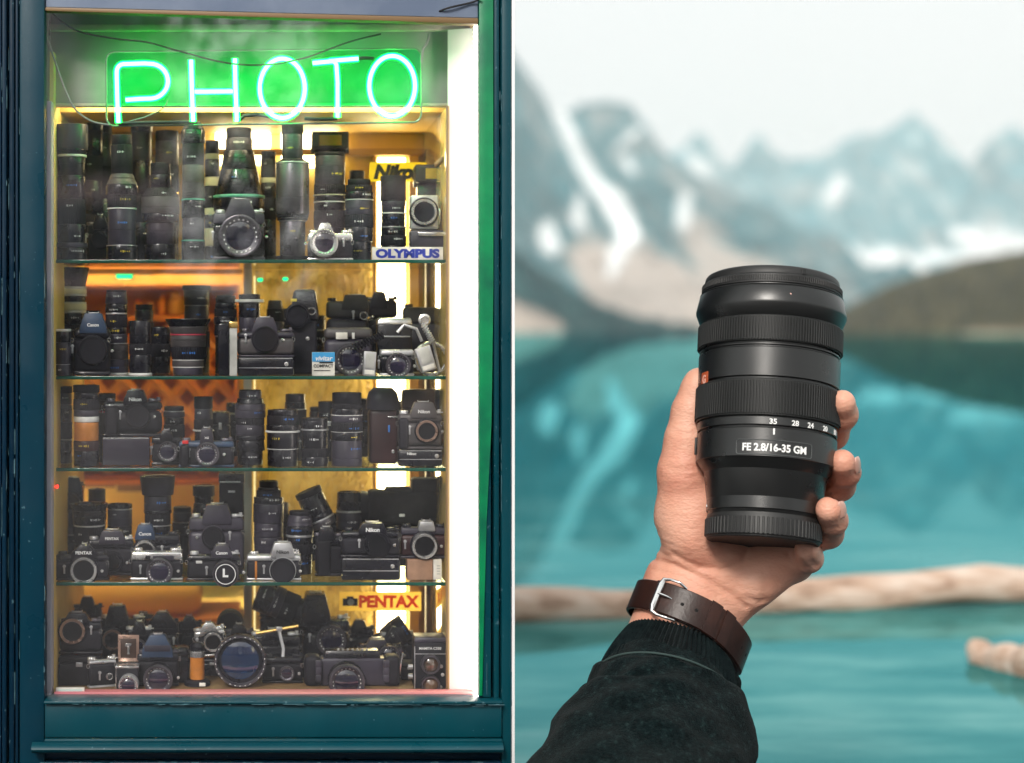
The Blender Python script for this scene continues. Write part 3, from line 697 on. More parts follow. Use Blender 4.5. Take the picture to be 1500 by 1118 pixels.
for i in range(n_-1): fs.append((i, i+1, n_+i+1, n_+i))
fs += [tuple(range(n_)), tuple(n_+i for i in range(n_))]; mb.add(vs, fs); bx(mb, 67.5, 733, 1078, 1083, 4.957, 5.1, .003)
mb.build('sill_moulding', 'teal_paint', shop)
mb = MB(); bx(mb, 64, 733, 1099, 1112, 5.0, 5.1, .002); bx(mb, 66, 733, 1113, 1150, 4.972, 5.1, .004); bx(mb, 67.5, 733, 1151, 1279, 4.99, 5.1, .004); mb.build('stall_riser', 'dark_teal_paint', shop)
# lintel board, a little out of level
mb = MB(); q = [P(66.8, -420, YF), P(700, -420, YF), P(700, 27, YF), P(66.8, 11, YF)]; mb.extrude([(v_.x, v_.z-SB.z) for v_ in q], 4.995-SB.y, 5.03-SB.y, .003); mb.build('lintel', 'lintel_paint', shop)
mb = MB(); q = [P(66.8, 11.5, YF), P(700, 27.5, YF), P(700, 36, YF), P(66.8, 17, YF)]; mb.extrude([(v_.x, v_.z-SB.z) for v_ in q], 4.99-SB.y, 5.03-SB.y, .002); mb.build('lintel_bead', 'brown_trim', shop)
# flaked paint along the arrises
mb = MB()
def flake(x, y, w_, h_, Yf):
    a = P(x, y, YF); mb.box((a.x, Yf-SB.y, a.z-SB.z), (w_*s5, .0016, h_*s5), 0)
for (y0, Yf, x0, x1, n) in ((1026.6, 4.9505, 67, 730, 46), (1029, 4.9648, 70, 700, 9), (1083.3, 4.9568, 68, 730, 34), (1113.4, 4.972, 68, 730, 20), (1022.4, 4.9498, 67, 700, 20), (1031, 4.9648, 70, 700, 6)):
    for _ in range(n): flake(RP.uniform(x0, x1), y0+RP.uniform(-.5, .7), RP.choice((3, 5, 8, 14, 24))*RP.uniform(.6, 1.4), RP.uniform(.4, 1.2), Yf)
for (x0, Yf) in ((29.9, 4.982), (66.2, 4.982), (11.2, 4.976), (22, 4.99), (4.6, 4.976), (13.2, 4.99), (712, 4.988), (731, 4.988), (733.4, 4.98), (747.4, 4.98)):
    for _ in range(11): flake(x0+RP.uniform(-.5, .6), RP.uniform(0, 1015), RP.uniform(.4, .9), RP.choice((2, 3, 4, 7, 18, 40))*RP.uniform(.5, 1.5), Yf)
for _ in range(60): flake(RP.choice((RP.uniform(30, 65), RP.uniform(723, 730), RP.uniform(734, 746))), RP.uniform(0, 1015), RP.uniform(.4, 1.2), RP.uniform(.5, 2), 4.9815 if 1 else 0)
tag(mb.build('paint_flakes', 'flaked', shop, smooth=0), kind='stuff')
# rear walls, roof and side of the building
mb = MB()
x0, x1 = xat(-420, 5), xat(752, 5); ztop = zat(-420, 5)-SB.z
mb.box(((x0+x1)/2, 2.9, ztop/2), (x1-x0-.02, .12, ztop), 0); mb.box((x0+.06, 1.5, ztop/2), (.1, 2.66, ztop-.02)); mb.box((x1-.05, 1.5, ztop/2), (.08, 2.66, ztop-.02))
mb.build('wall', 'dark_teal_paint', shop)
mb = MB(); mb.box(((x0+x1)/2, 1.46, ztop+.05), (x1-x0+.0, 3.0, .08), .01); mb.build('roof', 'dark_teal_paint', shop)
# window glass, pane edge to edge
gl_ = MB(); a, b_ = P(66.8, 1022, 5.0), P(700, 12, 5.0); gl_.add([(a.x, .008, a.z-SB.z), (b_.x, .008, a.z-SB.z), (b_.x, .008, b_.z-SB.z), (a.x, .008, b_.z-SB.z)], [(0, 1, 2, 3)]); gl_.build('window_pane', 'pane_glass', shop, smooth=0, recalc=False)
# ---- display case
YB = 5.85
case = thing('display_case', 'tall lit display case with five glass levels full of cameras', 'display case', (0, 5.1, zat(1014, 5.1)))
CB = Vector((0, 5.1, zat(1014, 5.1)))
xl, xr = xat(80, 5.1), xat(655, 5.1); zb, zt = zat(1014, 5.1), zat(155, 5.1)
def bw(mb, x0, x1, y0, y1, z0, z1, bev=.002):
    mb.box(((x0+x1)/2-CB.x, (y0+y1)/2-CB.y, (z0+z1)/2-CB.z), (x1-x0, y1-y0, z1-z0), bev); return mb
mb = MB(); bw(mb, xat(67, 5.05), xl-.002, 5.04, 5.10, zb-.02, zat(150, 5.07)); mb.build('front_post', 'post_paint', case)
mb = MB(); bw(mb, xat(-10, 5.1), xl-.002, 5.103, 6.0, zb-.02, zt+.15); mb.build('side_wall', 'yellow_wall', case)
m = mat('mirror_side', (.62,.45,.16), .08, spec=.9, coat=.6); 
mb = MB(); bw(mb, xr+.001, xr+.02, 5.103, YB, zb-.02, zt); mb.build('side_wall', m, case)
mb = MB(); bw(mb, xr-.012, xr+.0, 5.60, 5.64, zb, zt-.12); bw(mb, xr-.006, xr+.0, 5.2, 5.59, zat(245, 5.4), zat(238, 5.4)); mb.build('wall_trim', 'brown_trim', case)
mb = MB(); bw(mb, xl-.1, xr+.02, 5.26, 6.0, zt, zt+.03); mb.build('top_panel', 'yellow_wall', case)
mb = MB(); bw(mb, xl, xr, 5.09, 6.6, zb-.03, zb); mb.build('case_floor', 'brown_trim', case)
mb = MB(); bw(mb, xat(80, 5.06), xat(699, 5.06), 5.045, 5.088, zat(1020, 5.06), zat(1012.5, 5.06)); mb.build('front_ledge', 'pink_board', case)
mb = MB(); bw(mb, xat(72, 5.04), xat(699, 5.04), 5.036, 5.08, zat(1027, 5.04), zat(1020.5, 5.04)); mb.build('front_ledge', 'cream_board', case)
# bulkhead board behind the neon sign
mb = MB(); bw(mb, xat(60, 5.1), xat(690, 5.1), 5.15, 5.17, zat(153, 5.15), zat(-30, 5.1)); mb.build('bulkhead', 'panel_paint', case)
mb = MB(); bw(mb, xat(64, 5.1), xat(690, 5.1), 5.12, 5.149, zat(43, 5.1), zat(34, 5.1)); bw(mb, xat(68, 5.1), xat(690, 5.1), 5.14, 5.174, zat(156.5, 5.15), zat(152, 5.15)); mb.build('bulkhead_batten', 'cream_board', case)
# right-hand jamb, splayed, with its strip of lamps
mb = MB(); z0, z1 = zat(1018, 5.06), zat(40, 5.06)
vs = [(xr+.002, 5.105, z0), (xat(700, 5.07), 5.07, z0), (xat(704, 5.07), 5.10, z0), (xr+.05, 5.125, z0)]
mb.add([Vector(v_)-CB for v_ in vs]+[Vector((v_[0], v_[1], z1))-CB for v_ in vs], [(0,1,5,4),(1,2,6,5),(2,3,7,6),(3,0,4,7),(3,2,1,0),(4,5,6,7)]); mb.build('jamb', mat('jamb_white', (.88,.86,.84), .5), case)
mb = MB(); bw(mb, xr-.003, xr+.003, 5.096, 5.104, zb, zt, .001); mb.build('jamb_bead', 'brown_trim', case)
mb = MB(); bw(mb, xat(696, 5.03), xat(700.3, 5.03), 5.016, 5.05, z0, z1, .002); strip = mb.build('lamp_or_fill_strip', lamp('strip_glow', (1,.89,.82), 10.), case)
mb = MB()
for i in range(150):
    z = z0+(z1-z0)*(i+.5)/150; mb.lathe([(.0042, 0), (.003, .004), (0, .0052)], 8, at(xat(695.8, 5.03)-CB.x, 5.03-CB.y, z-CB.z) @ Matrix.Rotation(-PI/2, 4, 'Y'))
tag(mb.build('lamp_bead', lamp('bead_glow', (1,.98,.66), 8), strip), kind='stuff')
mb = MB(); bw(mb, xat(74, 5.11), xat(79.2, 5.11), 5.104, 5.126, zb+.01, zt, .002); mb.build('lamp_or_fill_strip', lamp('added_fill_glow', (1,.95,.9), 22.), case)  # added fill strip hidden behind the left post, brightening the goods' fronts
mb = MB(); bw(mb, xat(66, 5.1), xat(702, 5.1), 5.031, 5.16, zat(-4, 5.06), zat(-16, 5.06), .002); mb.build('top_board', 'white_paint', case)
# glass shelves
SZ = {'1': zat(380.5, 5.12), '2': zat(551, 5.12), '3': zat(685.5, 5.12), '4': zat(853, 5.12), '5': zat(1012.5, 5.11)}
for k in '1234':
    t = .0095
    mb = MB(); bw(mb, xl+.002, xr-.002, 5.124, 5.68, SZ[k]-t, SZ[k]-.0003, 0); sh = mb.build('glass_shelf', 'shelf_glass', case, smooth=0)
    mb = MB(); bw(mb, xl+.002, xr-.002, 5.117, 5.1235, SZ[k]-t, SZ[k]-.0001, .0015); mb.build('shelf_edge', 'glass_edge', sh)
# back wall: solid above and to the right, open to the room behind on the lower left
xp0, xp1 = xat(357, 5.72), xat(369, 5.72)
mb = MB(); bw(mb, xl-.05, xr+.02, YB, YB+.03, zat(388, YB), zt); mb.build('back_panel', 'yellow_wall', case)
mb = MB(); bw(mb, xp1, xr+.02, YB, YB+.03, zb-.02, zat(388.3, YB)); mb.build('back_panel', 'yellow_wall', case)
mb = MB(); bw(mb, xp0, xp1, 5.72, 5.76, zb, zat(375, YB)); mb.build('upright', 'white_paint', case)
mb = MB(); bw(mb, xl-.05, xr, YB-.03, YB-.001, zat(229, YB), zat(219, YB)); bw(mb, xat(598, YB), xat(612, YB), YB-.04, YB-.001, zb, zat(230, YB)); bw(mb, xat(545, YB), xat(551, YB), YB-.02, YB-.001, zb, zat(230, YB)); mb.build('back_rail', mat('ochre_trim', (.42,.26,.08), .5), case)
# lit panels in the back wall
lamp('tube_glow', (1, .84, .46), 14); lamp('tube_glow_soft', (1, .78, .3), 2.2)
for (x0, x1, y0, y1) in ((235, 264, 170, 192), (316, 396, 172, 242), (412, 424, 172, 240), (440, 497, 172, 246)):
    mb = MB(); bw(mb, xat(x0, YB), xat(x1, YB), YB-.02, YB-.002, zat(y1, YB), zat(y0, YB)); mb.build('light_panel', 'tube_glow', case)
mb = MB(); bw(mb, xat(553, YB), xat(593, YB), YB-.02, YB-.002, zat(930, YB), zat(232, YB)); mb.build('light_panel', 'tube_glow', case)
mb = MB(); mb.tube([Vector((xl+.05, 5.215, zt+.03))-CB, Vector((xr-.05, 5.215, zt+.03))-CB], .012, 12); mb.build('light_tube', lamp('top_glow', (1,.84,.52), 38.), case)
# crumpled clear wrapping hung against the back wall
nx, nz = 70, 160; vs = []; fs = []
uu, vv = np.meshgrid(np.linspace(0, 1, nx), np.linspace(0, 1, nz))
dd = fbm(uu*7, vv*14, 71)+.8*np.abs(fbm(uu*5+vv*4, vv*9, 75))
for j in range(nz):
    for i in range(nx):
        px_ = 374+(546-374)*uu[j, i]; py_ = 396+(920-396)*vv[j, i]
        vs.append((xat(px_, 5.79), 5.80-.09*dd[j, i], zat(py_, 5.79)))
for j in range(nz-1):
    for i in range(nx-1): fs.append((j*nx+i, j*nx+i+1, j*nx+nx+i+1, j*nx+nx+i))
mb = MB(); mb.add(vs, fs); tag(mb.build('plastic_sheet', 'plastic_wrap', smooth=25), 'crumpled yellowish plastic sheet hanging at the back of the case on the right', 'plastic sheet')
mb = MB(); bw(mb, xat(372, YB), xat(545, YB), YB-.012, YB-.002, zat(940, YB), zat(404, YB)); mb.build('light_panel', lamp('wrap_glow', (1, .8, .34), 1.5), case)
# ---- room behind
ROOMB = Vector((-.5, 6.7, SB.z))
mb = MB(); bw(mb, xat(-260, 6.8), xat(470, 6.8), 6.80, 6.84, zb-.3, zt+.5); mb.build('shop_wall', 'yellow_wall', shop).location = CB-SB
mb = MB(); bw(mb, xat(-60, 6.7), xat(430, 6.7), 6.55, 6.9, zt+.32, zt+.35); mb.build('ceiling_light', lamp('room_glow', (1,.76,.36), 55.), shop).location = CB-SB
mb = MB(); bw(mb, xat(-60, 6.7), xat(430, 6.7), 6.3, 6.4, zb-.1, zb-.08); mb.build('floor_light', 'room_glow', shop).location = CB-SB
cab = thing('wooden_cabinet', 'orange wooden cabinet with a jar shelf and a diamond lattice in the room behind', 'cabinet', (xat(210, 6.7), 6.7, zb))
KB = Vector(cab.location)
def kb(mb, x0, x1, y0, y1, Y0, Y1, bev=.004):
    mb.box(((xat(x0, 6.7)+xat(x1, 6.7))/2-KB.x, (Y0+Y1)/2-KB.y, (zat(y0, 6.7)+zat(y1, 6.7))/2-KB.z), (xat(x1, 6.7)-xat(x0, 6.7), Y1-Y0, abs(zat(y1, 6.7)-zat(y0, 6.7))), bev); return mb
mb = MB(); kb(mb, 60, 350, 418, 700, 6.74, 6.78); mb.build('back_board', 'wood_orange', cab)
for (a, c) in ((418, 424), (462, 470), (696, 704)):
    mb = MB(); kb(mb, 60, 350, a, c, 6.52, 6.74); mb.build('shelf', 'wood_orange', cab)
mb = MB(); kb(mb, 60, 66, 424, 700, 6.52, 6.74); mb.build('side', 'wood_orange', cab)
mb = MB(); kb(mb, 344, 350, 424, 700, 6.52, 6.74); mb.build('side', 'wood_orange', cab)
m = mat('lattice_wood', (.85,.42,.08), .5); vary(m, 4, (.75,.33,.05), (.9,.55,.16))
mb = MB()
for i in range(-5, 8):
    for sg in (1, -1):
        a = Vector((xat(205+i*46-sg*100, 6.66), 6.66+sg*.006, zat(690, 6.66)))-KB; b_ = Vector((xat(205+i*46+sg*100, 6.66), 6.66+sg*.006, zat(476, 6.66)))-KB
        lo, hi = xat(68, 6.66)-KB.x, xat(342, 6.66)-KB.x
        d_ = b_-a
        t0, t1 = sorted(((lo-a.x)/d_.x, (hi-a.x)/d_.x)); t0, t1 = max(0, t0), min(1, t1)
        if t1 > t0: mb.tube([a+d_*t0, a+d_*t1], .02, 4)
mb.build('lattice', m, cab, smooth=20)
jar_cols = [(.9,.35,.04), (.8,.2,.03), (.95,.55,.1), (.7,.6,.3)]
m = mat('amber_glass', (.95,.45,.06), .1, coat=.5); m = mat('amber_pale', (.95,.72,.25), .12, coat=.5)
for i, (px_, w_, h_, mm, lb) in enumerate(((203, 12, 22, 'amber_glass', 'slim dark orange jar with a pointed red lid on the cabinet shelf'), (220, 14, 20, 'amber_pale', 'squat pale amber jar in the middle of the cabinet shelf'), (238, 13, 29, 'amber_glass', 'taller amber jar with a round shoulder on the cabinet shelf'), (258, 24, 34, 'amber_pale', 'widest bright yellow jar at the right of the cabinet shelf'))):
    Y = 6.62; k = Y/F; j = thing('jar', lb, 'jar', (xat(px_, Y), Y, zat(462, 6.7)+.003), group='jars on the cabinet shelf')
    w2 = w_*k/2; h2 = h_*k
    mb = MB(); mb.lathe([(w2*.85, 0), (w2, h2*.1), (w2, h2*.6), (w2*.6, h2*.78), (w2*.6, h2*.84)], 24); mb.build('body', mm, j)
    mb = MB(); mb.lathe([(w2*.68, h2*.84), (w2*.68, h2*.96), (w2*.3, h2)], 24); mb.build('lid', mat('jar_lid%d' % i, (.6, .05+.1*i, .03), .4), j)
lamp('green_glow', (0, 1, .28), 2.2); lamp('red_glow', (1, .04, .02), 2.5); lamp('bulb_glow', (1, .7, .25), 4)
def smalllamp(px_, py_, w_, h_, Y, m, lb, nm='indicator_lamp'):
    t = thing(nm, lb, 'lamp', (xat(px_, Y), Y, zat(py_, Y)-h_*Y/F/2), group='small coloured lamps in the room behind'); k = Y/F
    mb = MB(); mb.box((0, 0, h_*k/2), (w_*k, .02, h_*k), h_*k*.4, 3); mb.build('lens', m, t, smooth=60)
    mb = MB(); mb.box((0, .017, h_*k/2), (w_*k*1.15, .015, h_*k*1.2), .002); mb.build('housing', 'brown_trim', t)
smalllamp(182, 404, 24, 9, 6.5, 'green_glow', 'wide green glowing lamp above the orange cabinet')
smalllamp(213, 398, 18, 9, 6.5, 'green_glow', 'round green glowing lamp right of the wide green one')
smalllamp(381, 410, 8, 5, 5.76, 'green_glow', 'tiny green lamp just right of the white upright')
smalllamp(418, 409, 8, 5, 5.76, 'green_glow', 'tiny green lamp nearest the folded plastic sheet')
smalllamp(83.5, 713, 5, 5, 5.12, 'red_glow', 'small red lamp glowing beside the left front post')
mb = MB(); bw(mb, xat(40, 6.3), xat(356, 6.3), 6.28, 6.33, zat(402, 6.3), zat(340, 6.3)); mb.build('door_beam', 'brown_trim', shop).location = CB-SB
# furniture of the room behind, lower down
mb = MB(); mb.box((0, 0, 0), (.46, .26, .11), .05, 3); roll = mb.build('rolled_cloth', mat('yellow_cloth', (.75,.45,.08), .8), smooth=60); roll.location = (xat(200, 6.45), 6.45, zat(872, 6.45)); tag(roll, 'rolled yellow cloth lying behind the lowest level on the left', 'cloth')
mb = MB(); bw(mb, xat(60, 6.5), xat(352, 6.5), 6.3, 6.7, zat(905, 6.5), zat(893, 6.5)); 
bw(mb, xat(70, 6.5), xat(80, 6.5), 6.35, 6.65, zb, zat(905.5, 6.5)); bw(mb, xat(330, 6.5), xat(340, 6.5), 6.35, 6.65, zb, zat(905.5, 6.5)); tb = mb.build('side_table', 'wood_orange'); tb.location = CB; tag(tb, 'low orange table carrying the rolled yellow cloth behind the case', 'table')
mb = MB(); mb.box((0, 0, 0), (.11, .03, .04), .004); mb.tube([(-.06, 0, 0), (-.2, 0, 0)], .006, 8); sg = mb.build('wall_bracket', 'brown_trim'); sg.location = (xat(193, 6.74), 6.76, zat(713, 6.74)); tag(sg, 'dark bracket on the yellow wall behind the fourth row', 'bracket')
# ---- neon sign
m = thin_glass('acrylic', 1.35, (.93,.97,.95), .05)
lamp('neon_core', (.22,1,.40), 7.)
m = bpy.data.materials.new('neon_sheath'); m.use_nodes = True; nt = m.node_tree; nt.nodes.clear(); MATS['neon_sheath'] = m
o_ = nt.nodes.new('ShaderNodeOutputMaterial'); e_ = nt.nodes.new('ShaderNodeEmission'); t_ = nt.nodes.new('ShaderNodeBsdfTransparent'); x_ = nt.nodes.new('ShaderNodeMixShader')
e_.inputs['Color'].default_value = (0, 1, .07, 1); e_.inputs['Strength'].default_value = 34; x_.inputs[0].default_value = .22
nt.links.new(t_.outputs[0], x_.inputs[1]); nt.links.new(e_.outputs[0], x_.inputs[2]); nt.links.new(x_.outputs[0], o_.inputs['Surface'])
YN = 5.068
NB = P(388, 186, YN)
neon = thing('neon_sign', 'glowing green neon sign spelling PHOTO at the top of the window', 'neon sign', NB)
def np_(px_, py_, Y=YN): return P(px_, py_, Y)-NB
def arc(cx, cy, rx, ry, a0, a1, n): return [(cx+rx*math.cos(R(a0+(a1-a0)*i/n)), cy-ry*math.sin(R(a0+(a1-a0)*i/n))) for i in range(n+1)]
def letter(strokes):
    c, sh = MB(), MB()
    for st_, closed in strokes:
        pts = [np_(*q) for q in st_]; c.tube(pts, 2.9*s5, 10, closed); sh.tube(pts, 5.0*s5, 12, closed)
    o_ = c.build('neon_letter', 'neon_core', neon, smooth=60); sh.build('glow', 'neon_sheath', o_, smooth=60)
letter([([(173.5,180),(172,150),(171,112)]+arc(181, 105, 10, 11, 180, 95, 5)+[(212,93)]+arc(220, 119, 26, 25.5, 80, -85, 14)+[(205,145),(184,146.5)], False)])
letter([([(280,88),(281,130),(283,178)], False), ([(344,86),(345,130),(347,178)], False), ([(285,134.5),(341,134)], False)])
letter([(arc(413.5, 129.5, 33, 43.5, 0, 360, 40)[:-1], True)])
letter([([(458,92.5),(480,90.5)]+arc(486, 97, 7, 7, 85, 10, 4)+[(494.5,120),(494.5,172)], False), ([(482,89.5),(525,86)], False)])
letter([(arc(574.5, 126, 33.5, 44, 0, 360, 40)[:-1], True)])
def rrect(x0, x1, y0, y1, r_):
    return arc(x1-r_, y0+r_, r_, r_, 0, 90, 5)+arc(x0+r_, y0+r_, r_, r_, 90, 180, 5)+arc(x0+r_, y1-r_, r_, r_, 180, 270, 5)+arc(x1-r_, y1-r_, r_, r_, 270, 360, 5)
fr0 = rrect(156, 617, 74, 182, 12); fr0 = [(x, y+(x-386)*-.012) for x, y in fr0]
mb = MB(); mb.tube([np_(x, y, 5.085) for x, y in fr0], 1.5*s5, 8, True); mb.build('sign_rim', mat('rim_plastic', (.2,.24,.2), .15, coat=.8), neon)
thin_glass('green_acrylic', 1.3, (.16,.93,.54), .05)
low = [q for q in fr0 if q[1] > 154]; up = [q for q in fr0 if q[1] <= 154]
i0 = max(range(len(up)), key=lambda i: abs(up[i][0]-up[i-1][0])+abs(up[i][1]-up[i-1][1]))
for nm, lst, mm in (('backing', sorted([q for q in up if q[0] > 386], key=lambda q: -q[1])+sorted([q for q in up if q[0] <= 386], key=lambda q: q[1])+[(156.5, 154), (616.5, 154)], 'green_acrylic'), ('backing', [(616.5, 154.2), (156.5, 154.2)]+sorted([q for q in low if q[0] <= 386], key=lambda q: q[1])+sorted([q for q in low if q[0] > 386], key=lambda q: -q[1]), 'acrylic')):
    mb = MB(); mb.add([np_(x, y, 5.086) for x, y in lst], [tuple(range(len(lst)))]); mb.build(nm, mm, neon, smooth=0)
mat('blackout_paint', (.006,.02,.012), .35)
for pts in ([(348,178),(358,170),(378,168),(400,172),(414,173)], [(446,174),(470,175),(494,174)], [(173,181),(200,180),(283,179)], [(525,86),(535,85),(548,86)]):
    mb = MB(); mb.tube([np_(x, y, 5.078) for x, y in pts], 2.6*s5, 8); mb.build('tube_return', 'blackout_paint', neon)
mb = MB(); mb.tube([np_(x, y, 5.078) for x, y in [(246,146),(243,154),(233,163),(212,172),(190,178)]], 1.1*s5, 8); mb.build('tube_return', 'rim_plastic', neon)
for (x, y) in ((172,150),(283,150),(345,110),(382,125),(446,135),(494,140),(542,128),(608,130),(205,93),(560,86)):
    mb = MB(); mb.tube([np_(x, y, 5.066), np_(x, y, 5.088)], 2.2*s5, 8); mb.build('tube_support', 'rim_plastic', neon)
def cable(label, pts, r_, m, Y=5.058):
    q = [P(*p_, Y) if len(p_) == 2 else P(*p_) for p_ in pts]; out_ = []
    for i in range(len(q)-1):
        a, b_, c, d_ = q[max(i-1, 0)], q[i], q[i+1], q[min(i+2, len(q)-1)]
        for t in np.linspace(0, 1, 8, endpoint=False): out_.append(.5*((2*b_)+(c-a)*t+(2*a-5*b_+4*c-d_)*t*t+(-a+3*b_-3*c+d_)*t**3))
    out_.append(q[-1]); o0 = out_[0].copy(); mb = MB(); mb.tube([v_-o0 for v_ in out_], r_*s5, 8); o_ = mb.build('cable', m); o_.location = o0; tag(o_, label, 'cable', 'cables by the neon sign')
cable('thin black cable sagging across the neon sign from the top left corner', [(68,12),(110,44),(170,57),(215,62),(262,75),(330,92),(390,95),(450,84),(510,62),(558,50)], 1.3, 'black_wire')
cable('pale cable looping down the left of the neon sign', [(66,46),(80,88),(97,135),(112,162),(135,178),(160,183)], 1.5, 'grey_wire')
cable('short pale cable dropping at the right end of the neon sign', [(628,50),(626,62),(619,74),(617,92)], 1.6, 'grey_wire')
cable('black cable running up to the lintel at the top right corner', [(622,30,5.05),(650,14,4.988),(690,4,4.988),(705,-2,4.975)], 1.6, 'black_wire')
# ---- across the street, seen in the glass
m = mat('stucco', (.6,.48,.47), .9); vary(m, .3, (.74,.58,.60), (.9,.74,.74), detail=6)
m = mat('street_window', (.05,.06,.07), .1); mat('shutter_grey', (.35,.36,.4), .6)
bl = thing('street_building', 'pale pinkish building with tall windows mirrored faintly in the shop glass', 'building', (-1, -46, -2.4))
mat('dark_shopfront', (.02, .025, .035), .5)
for (xc, w_) in ((-23.42, 43.16), (24.0, 42)):
    mb = MB(); mb.box((xc, -3, 11.5), (w_, 6, 13)); mb.build('wall', 'stucco', bl); mb = MB(); mb.box((xc, -3, 2.5), (w_-.02, 5.9, 4.99)); mb.build('ground_floor', 'dark_shopfront', bl)
mb = MB(); mb.box((.58, -3, 2.4), (4.82, 5.8, 4.8)); mb.build('gateway', 'dark_shopfront', bl)
for i in range(15):
    for j in range(4):
        x = -38+i*5.4+(1.9 if 6 <= i < 8 else 0); z = 6.6+j*3.0
        if -3.6 < x < 4.6: continue
        wn = MB(); wn.box((x, .06, z), (1.5, .14, 2.2), .02); wo = wn.build('window', 'street_window', bl)
        for sx in (-1.1, 1.1): wn = MB(); wn.box((x+sx, .09, z), (.65, .12, 2.2), .02); wn.build('shutter', 'shutter_grey', wo)
for (xc, w_) in ((-23.42, 43.16), (24.0, 42)): mb = MB(); mb.box((xc, .2, 18.1), (w_+.3, .8, .5), .02); mb.build('cornice', 'stucco', bl)
tr = thing('street_tree', 'small leafy tree mirrored as dark blotches in the upper window', 'tree', (.1, -6.5, .11))
mb = MB(); mb.tube([(0, 0, 0), (.05, 0, 1), (0, .05, 2), (-.1, 0, 3)], [.09, .07, .055, .03], 10)
for k in range(7):
    a = rng.uniform(0, 6.28); mb.tube([(0, 0, 1.6+k*.15), (.4*math.cos(a), .4*math.sin(a), 2.1+k*.2), (.8*math.cos(a), .8*math.sin(a), 2.5+k*.22)], [.035, .022, .01], 6)
mb.build('trunk', mat('bark', (.08,.06,.045), .9), tr)
mb = MB()
cen = [(-1.25,3.6),(-1.15,2.9),(-.25,3.35),(.25,2.8),(-.6,3.1),(.55,3.3),(.0,2.0),(-.35,2.65),(-1.0,2.15),(-.62,2.7),(-.85,3.3),(-.3,2.2),(-.12,3.0),(.1,2.5),(.42,2.0),(.35,3.1),(-.45,3.75),(.05,3.7),(.62,3.7),(-1.05,4.1),(-.6,4.35),(-.1,4.4),(.45,4.4),(.95,4.3),(1.2,3.9),(.75,2.75),(1.3,3.2),(-.75,1.75)]
for (cx_, cz_) in cen:
    sz = rng.uniform(.13, .2); cy_ = rng.uniform(-.5, .5)
    for _ in range(150):
        q = rng.normal(0, sz, 3)*np.array((1.15, 1, .85)); n1 = Vector(rng.normal(0, 1, 3)).normalized(); n2 = n1.orthogonal().normalized(); k = rng.uniform(.04, .08); p_ = Vector((cx_, cy_, cz_))+Vector(q); n3 = n1.cross(n2)
        mb.add([p_-n2*k, p_+n3*k*.5, p_+n2*k, p_-n3*k*.5], [(0, 1, 2, 3)])
mb.build('crown', mat('leaf', (.025,.045,.015), .6), tr, smooth=0, recalc=False)
# ================================================================ the goods on the shelves
def gm(name, c, rough, metal=0., sc=40, bs=.15, var=.25, **kw):
    m = mat(name, c, rough, metal, **kw)
    vary(m, 14, tuple(x*(1-var) for x in c), tuple(min(1, x*(1+var)) for x in c), detail=5); bump(m, sc, bs, .003); roughvar(m, 20, max(.05, rough-.1), rough+.14); return m
gm('black_paint', (.008,.0075,.013), .25, spec=.5); gm('black_rubber', (.009,.008,.013), .55, spec=.25); gm('dark_grey', (.04,.035,.052), .38, spec=.4); gm('warm_grey', (.07,.062,.065), .45)
gm('leatherette', (.010,.009,.015), .5, spec=.28, sc=420, bs=.7); gm('chrome', (.72,.71,.70), .22, .8, bs=.05); gm('dull_silver', (.55,.55,.57), .35, .6); gm('gunmetal', (.12,.11,.13), .3, .7, var=.12)
gm('white_ring', (.75,.74,.72), .4); gm('cream_ring', (.62,.58,.42), .4); gm('green_ring', (.12,.4,.3), .4); gm('red_ring', (.55,.05,.09), .4); gm('gold_ring', (.75,.5,.16), .3, .8); gm('blue_paint', (.03,.055,.11), .35)
gm('brown_leather_case', (.05,.022,.012), .5); gm('maroon_paint', (.04,.012,.014), .4); gm('amber_grip', (.62,.22,.03), .4); gm('brown_card', (.38,.22,.14), .8); gm('white_card', (.8,.77,.7), .7); gm('yellow_card', (.9,.74,.03), .6, bs=.05, var=.05); gm('gold_card', (.85,.6,.12), .6, bs=.05, var=.08)
def glowthrough(nm, f):
    m = MATS[nm]; nt = m.node_tree; b = bsdf(m); out = [x for x in nt.nodes if x.type == 'OUTPUT_MATERIAL'][0]
    t = nt.nodes.new('ShaderNodeBsdfTranslucent'); x = nt.nodes.new('ShaderNodeMixShader'); x.inputs[0].default_value = f
    if b.inputs['Base Color'].is_linked: nt.links.new(b.inputs['Base Color'].links[0].from_socket, t.inputs['Color'])
    else: t.inputs['Color'].default_value = b.inputs['Base Color'].default_value
    nt.links.new(b.outputs[0], x.inputs[1]); nt.links.new(t.outputs[0], x.inputs[2]); nt.links.new(x.outputs[0], out.inputs['Surface'])

gm('black_cloth', (.014,.012,.012), .9, sc=60, bs=.5); gm('blue_card', (.05,.35,.7), .6, var=.1); gm('pale_strip', (.5,.5,.47), .5); gm('copper_ring', (.55,.36,.28), .3, .7)
mat('white_ink', (.9,.9,.9), .5); mat('black_ink', (.012,.01,.01), .5); mat('red_ink', (.7,.07,.02), .5); mat('blue_ink', (.02,.04,.35), .5); mat('blue_dot', (.05,.25,.8), .4); mat('red_dot', (.7,.03,.03), .4); mat('yellow_dot', (.85,.65,.05), .4)
m = mat('throat', (.004,.004,.006), .25, coat=.5)
for nm in ('yellow_card', 'gold_card', 'red_ink'): glowthrough(nm, .5)
glowthrough('glass_edge', .45)
glowthrough('plastic_wrap', .5)
def coatglass(name, c1, c2):
    m = mat(name, c1, .06, spec=.9, coat=1.); n = noise(m, 9, 2, .5); r = ramp(m, n, 'Fac', [(.35, c1), (.65, c2)]); L(m, r, 'Color', bsdf(m), 'Base Color')
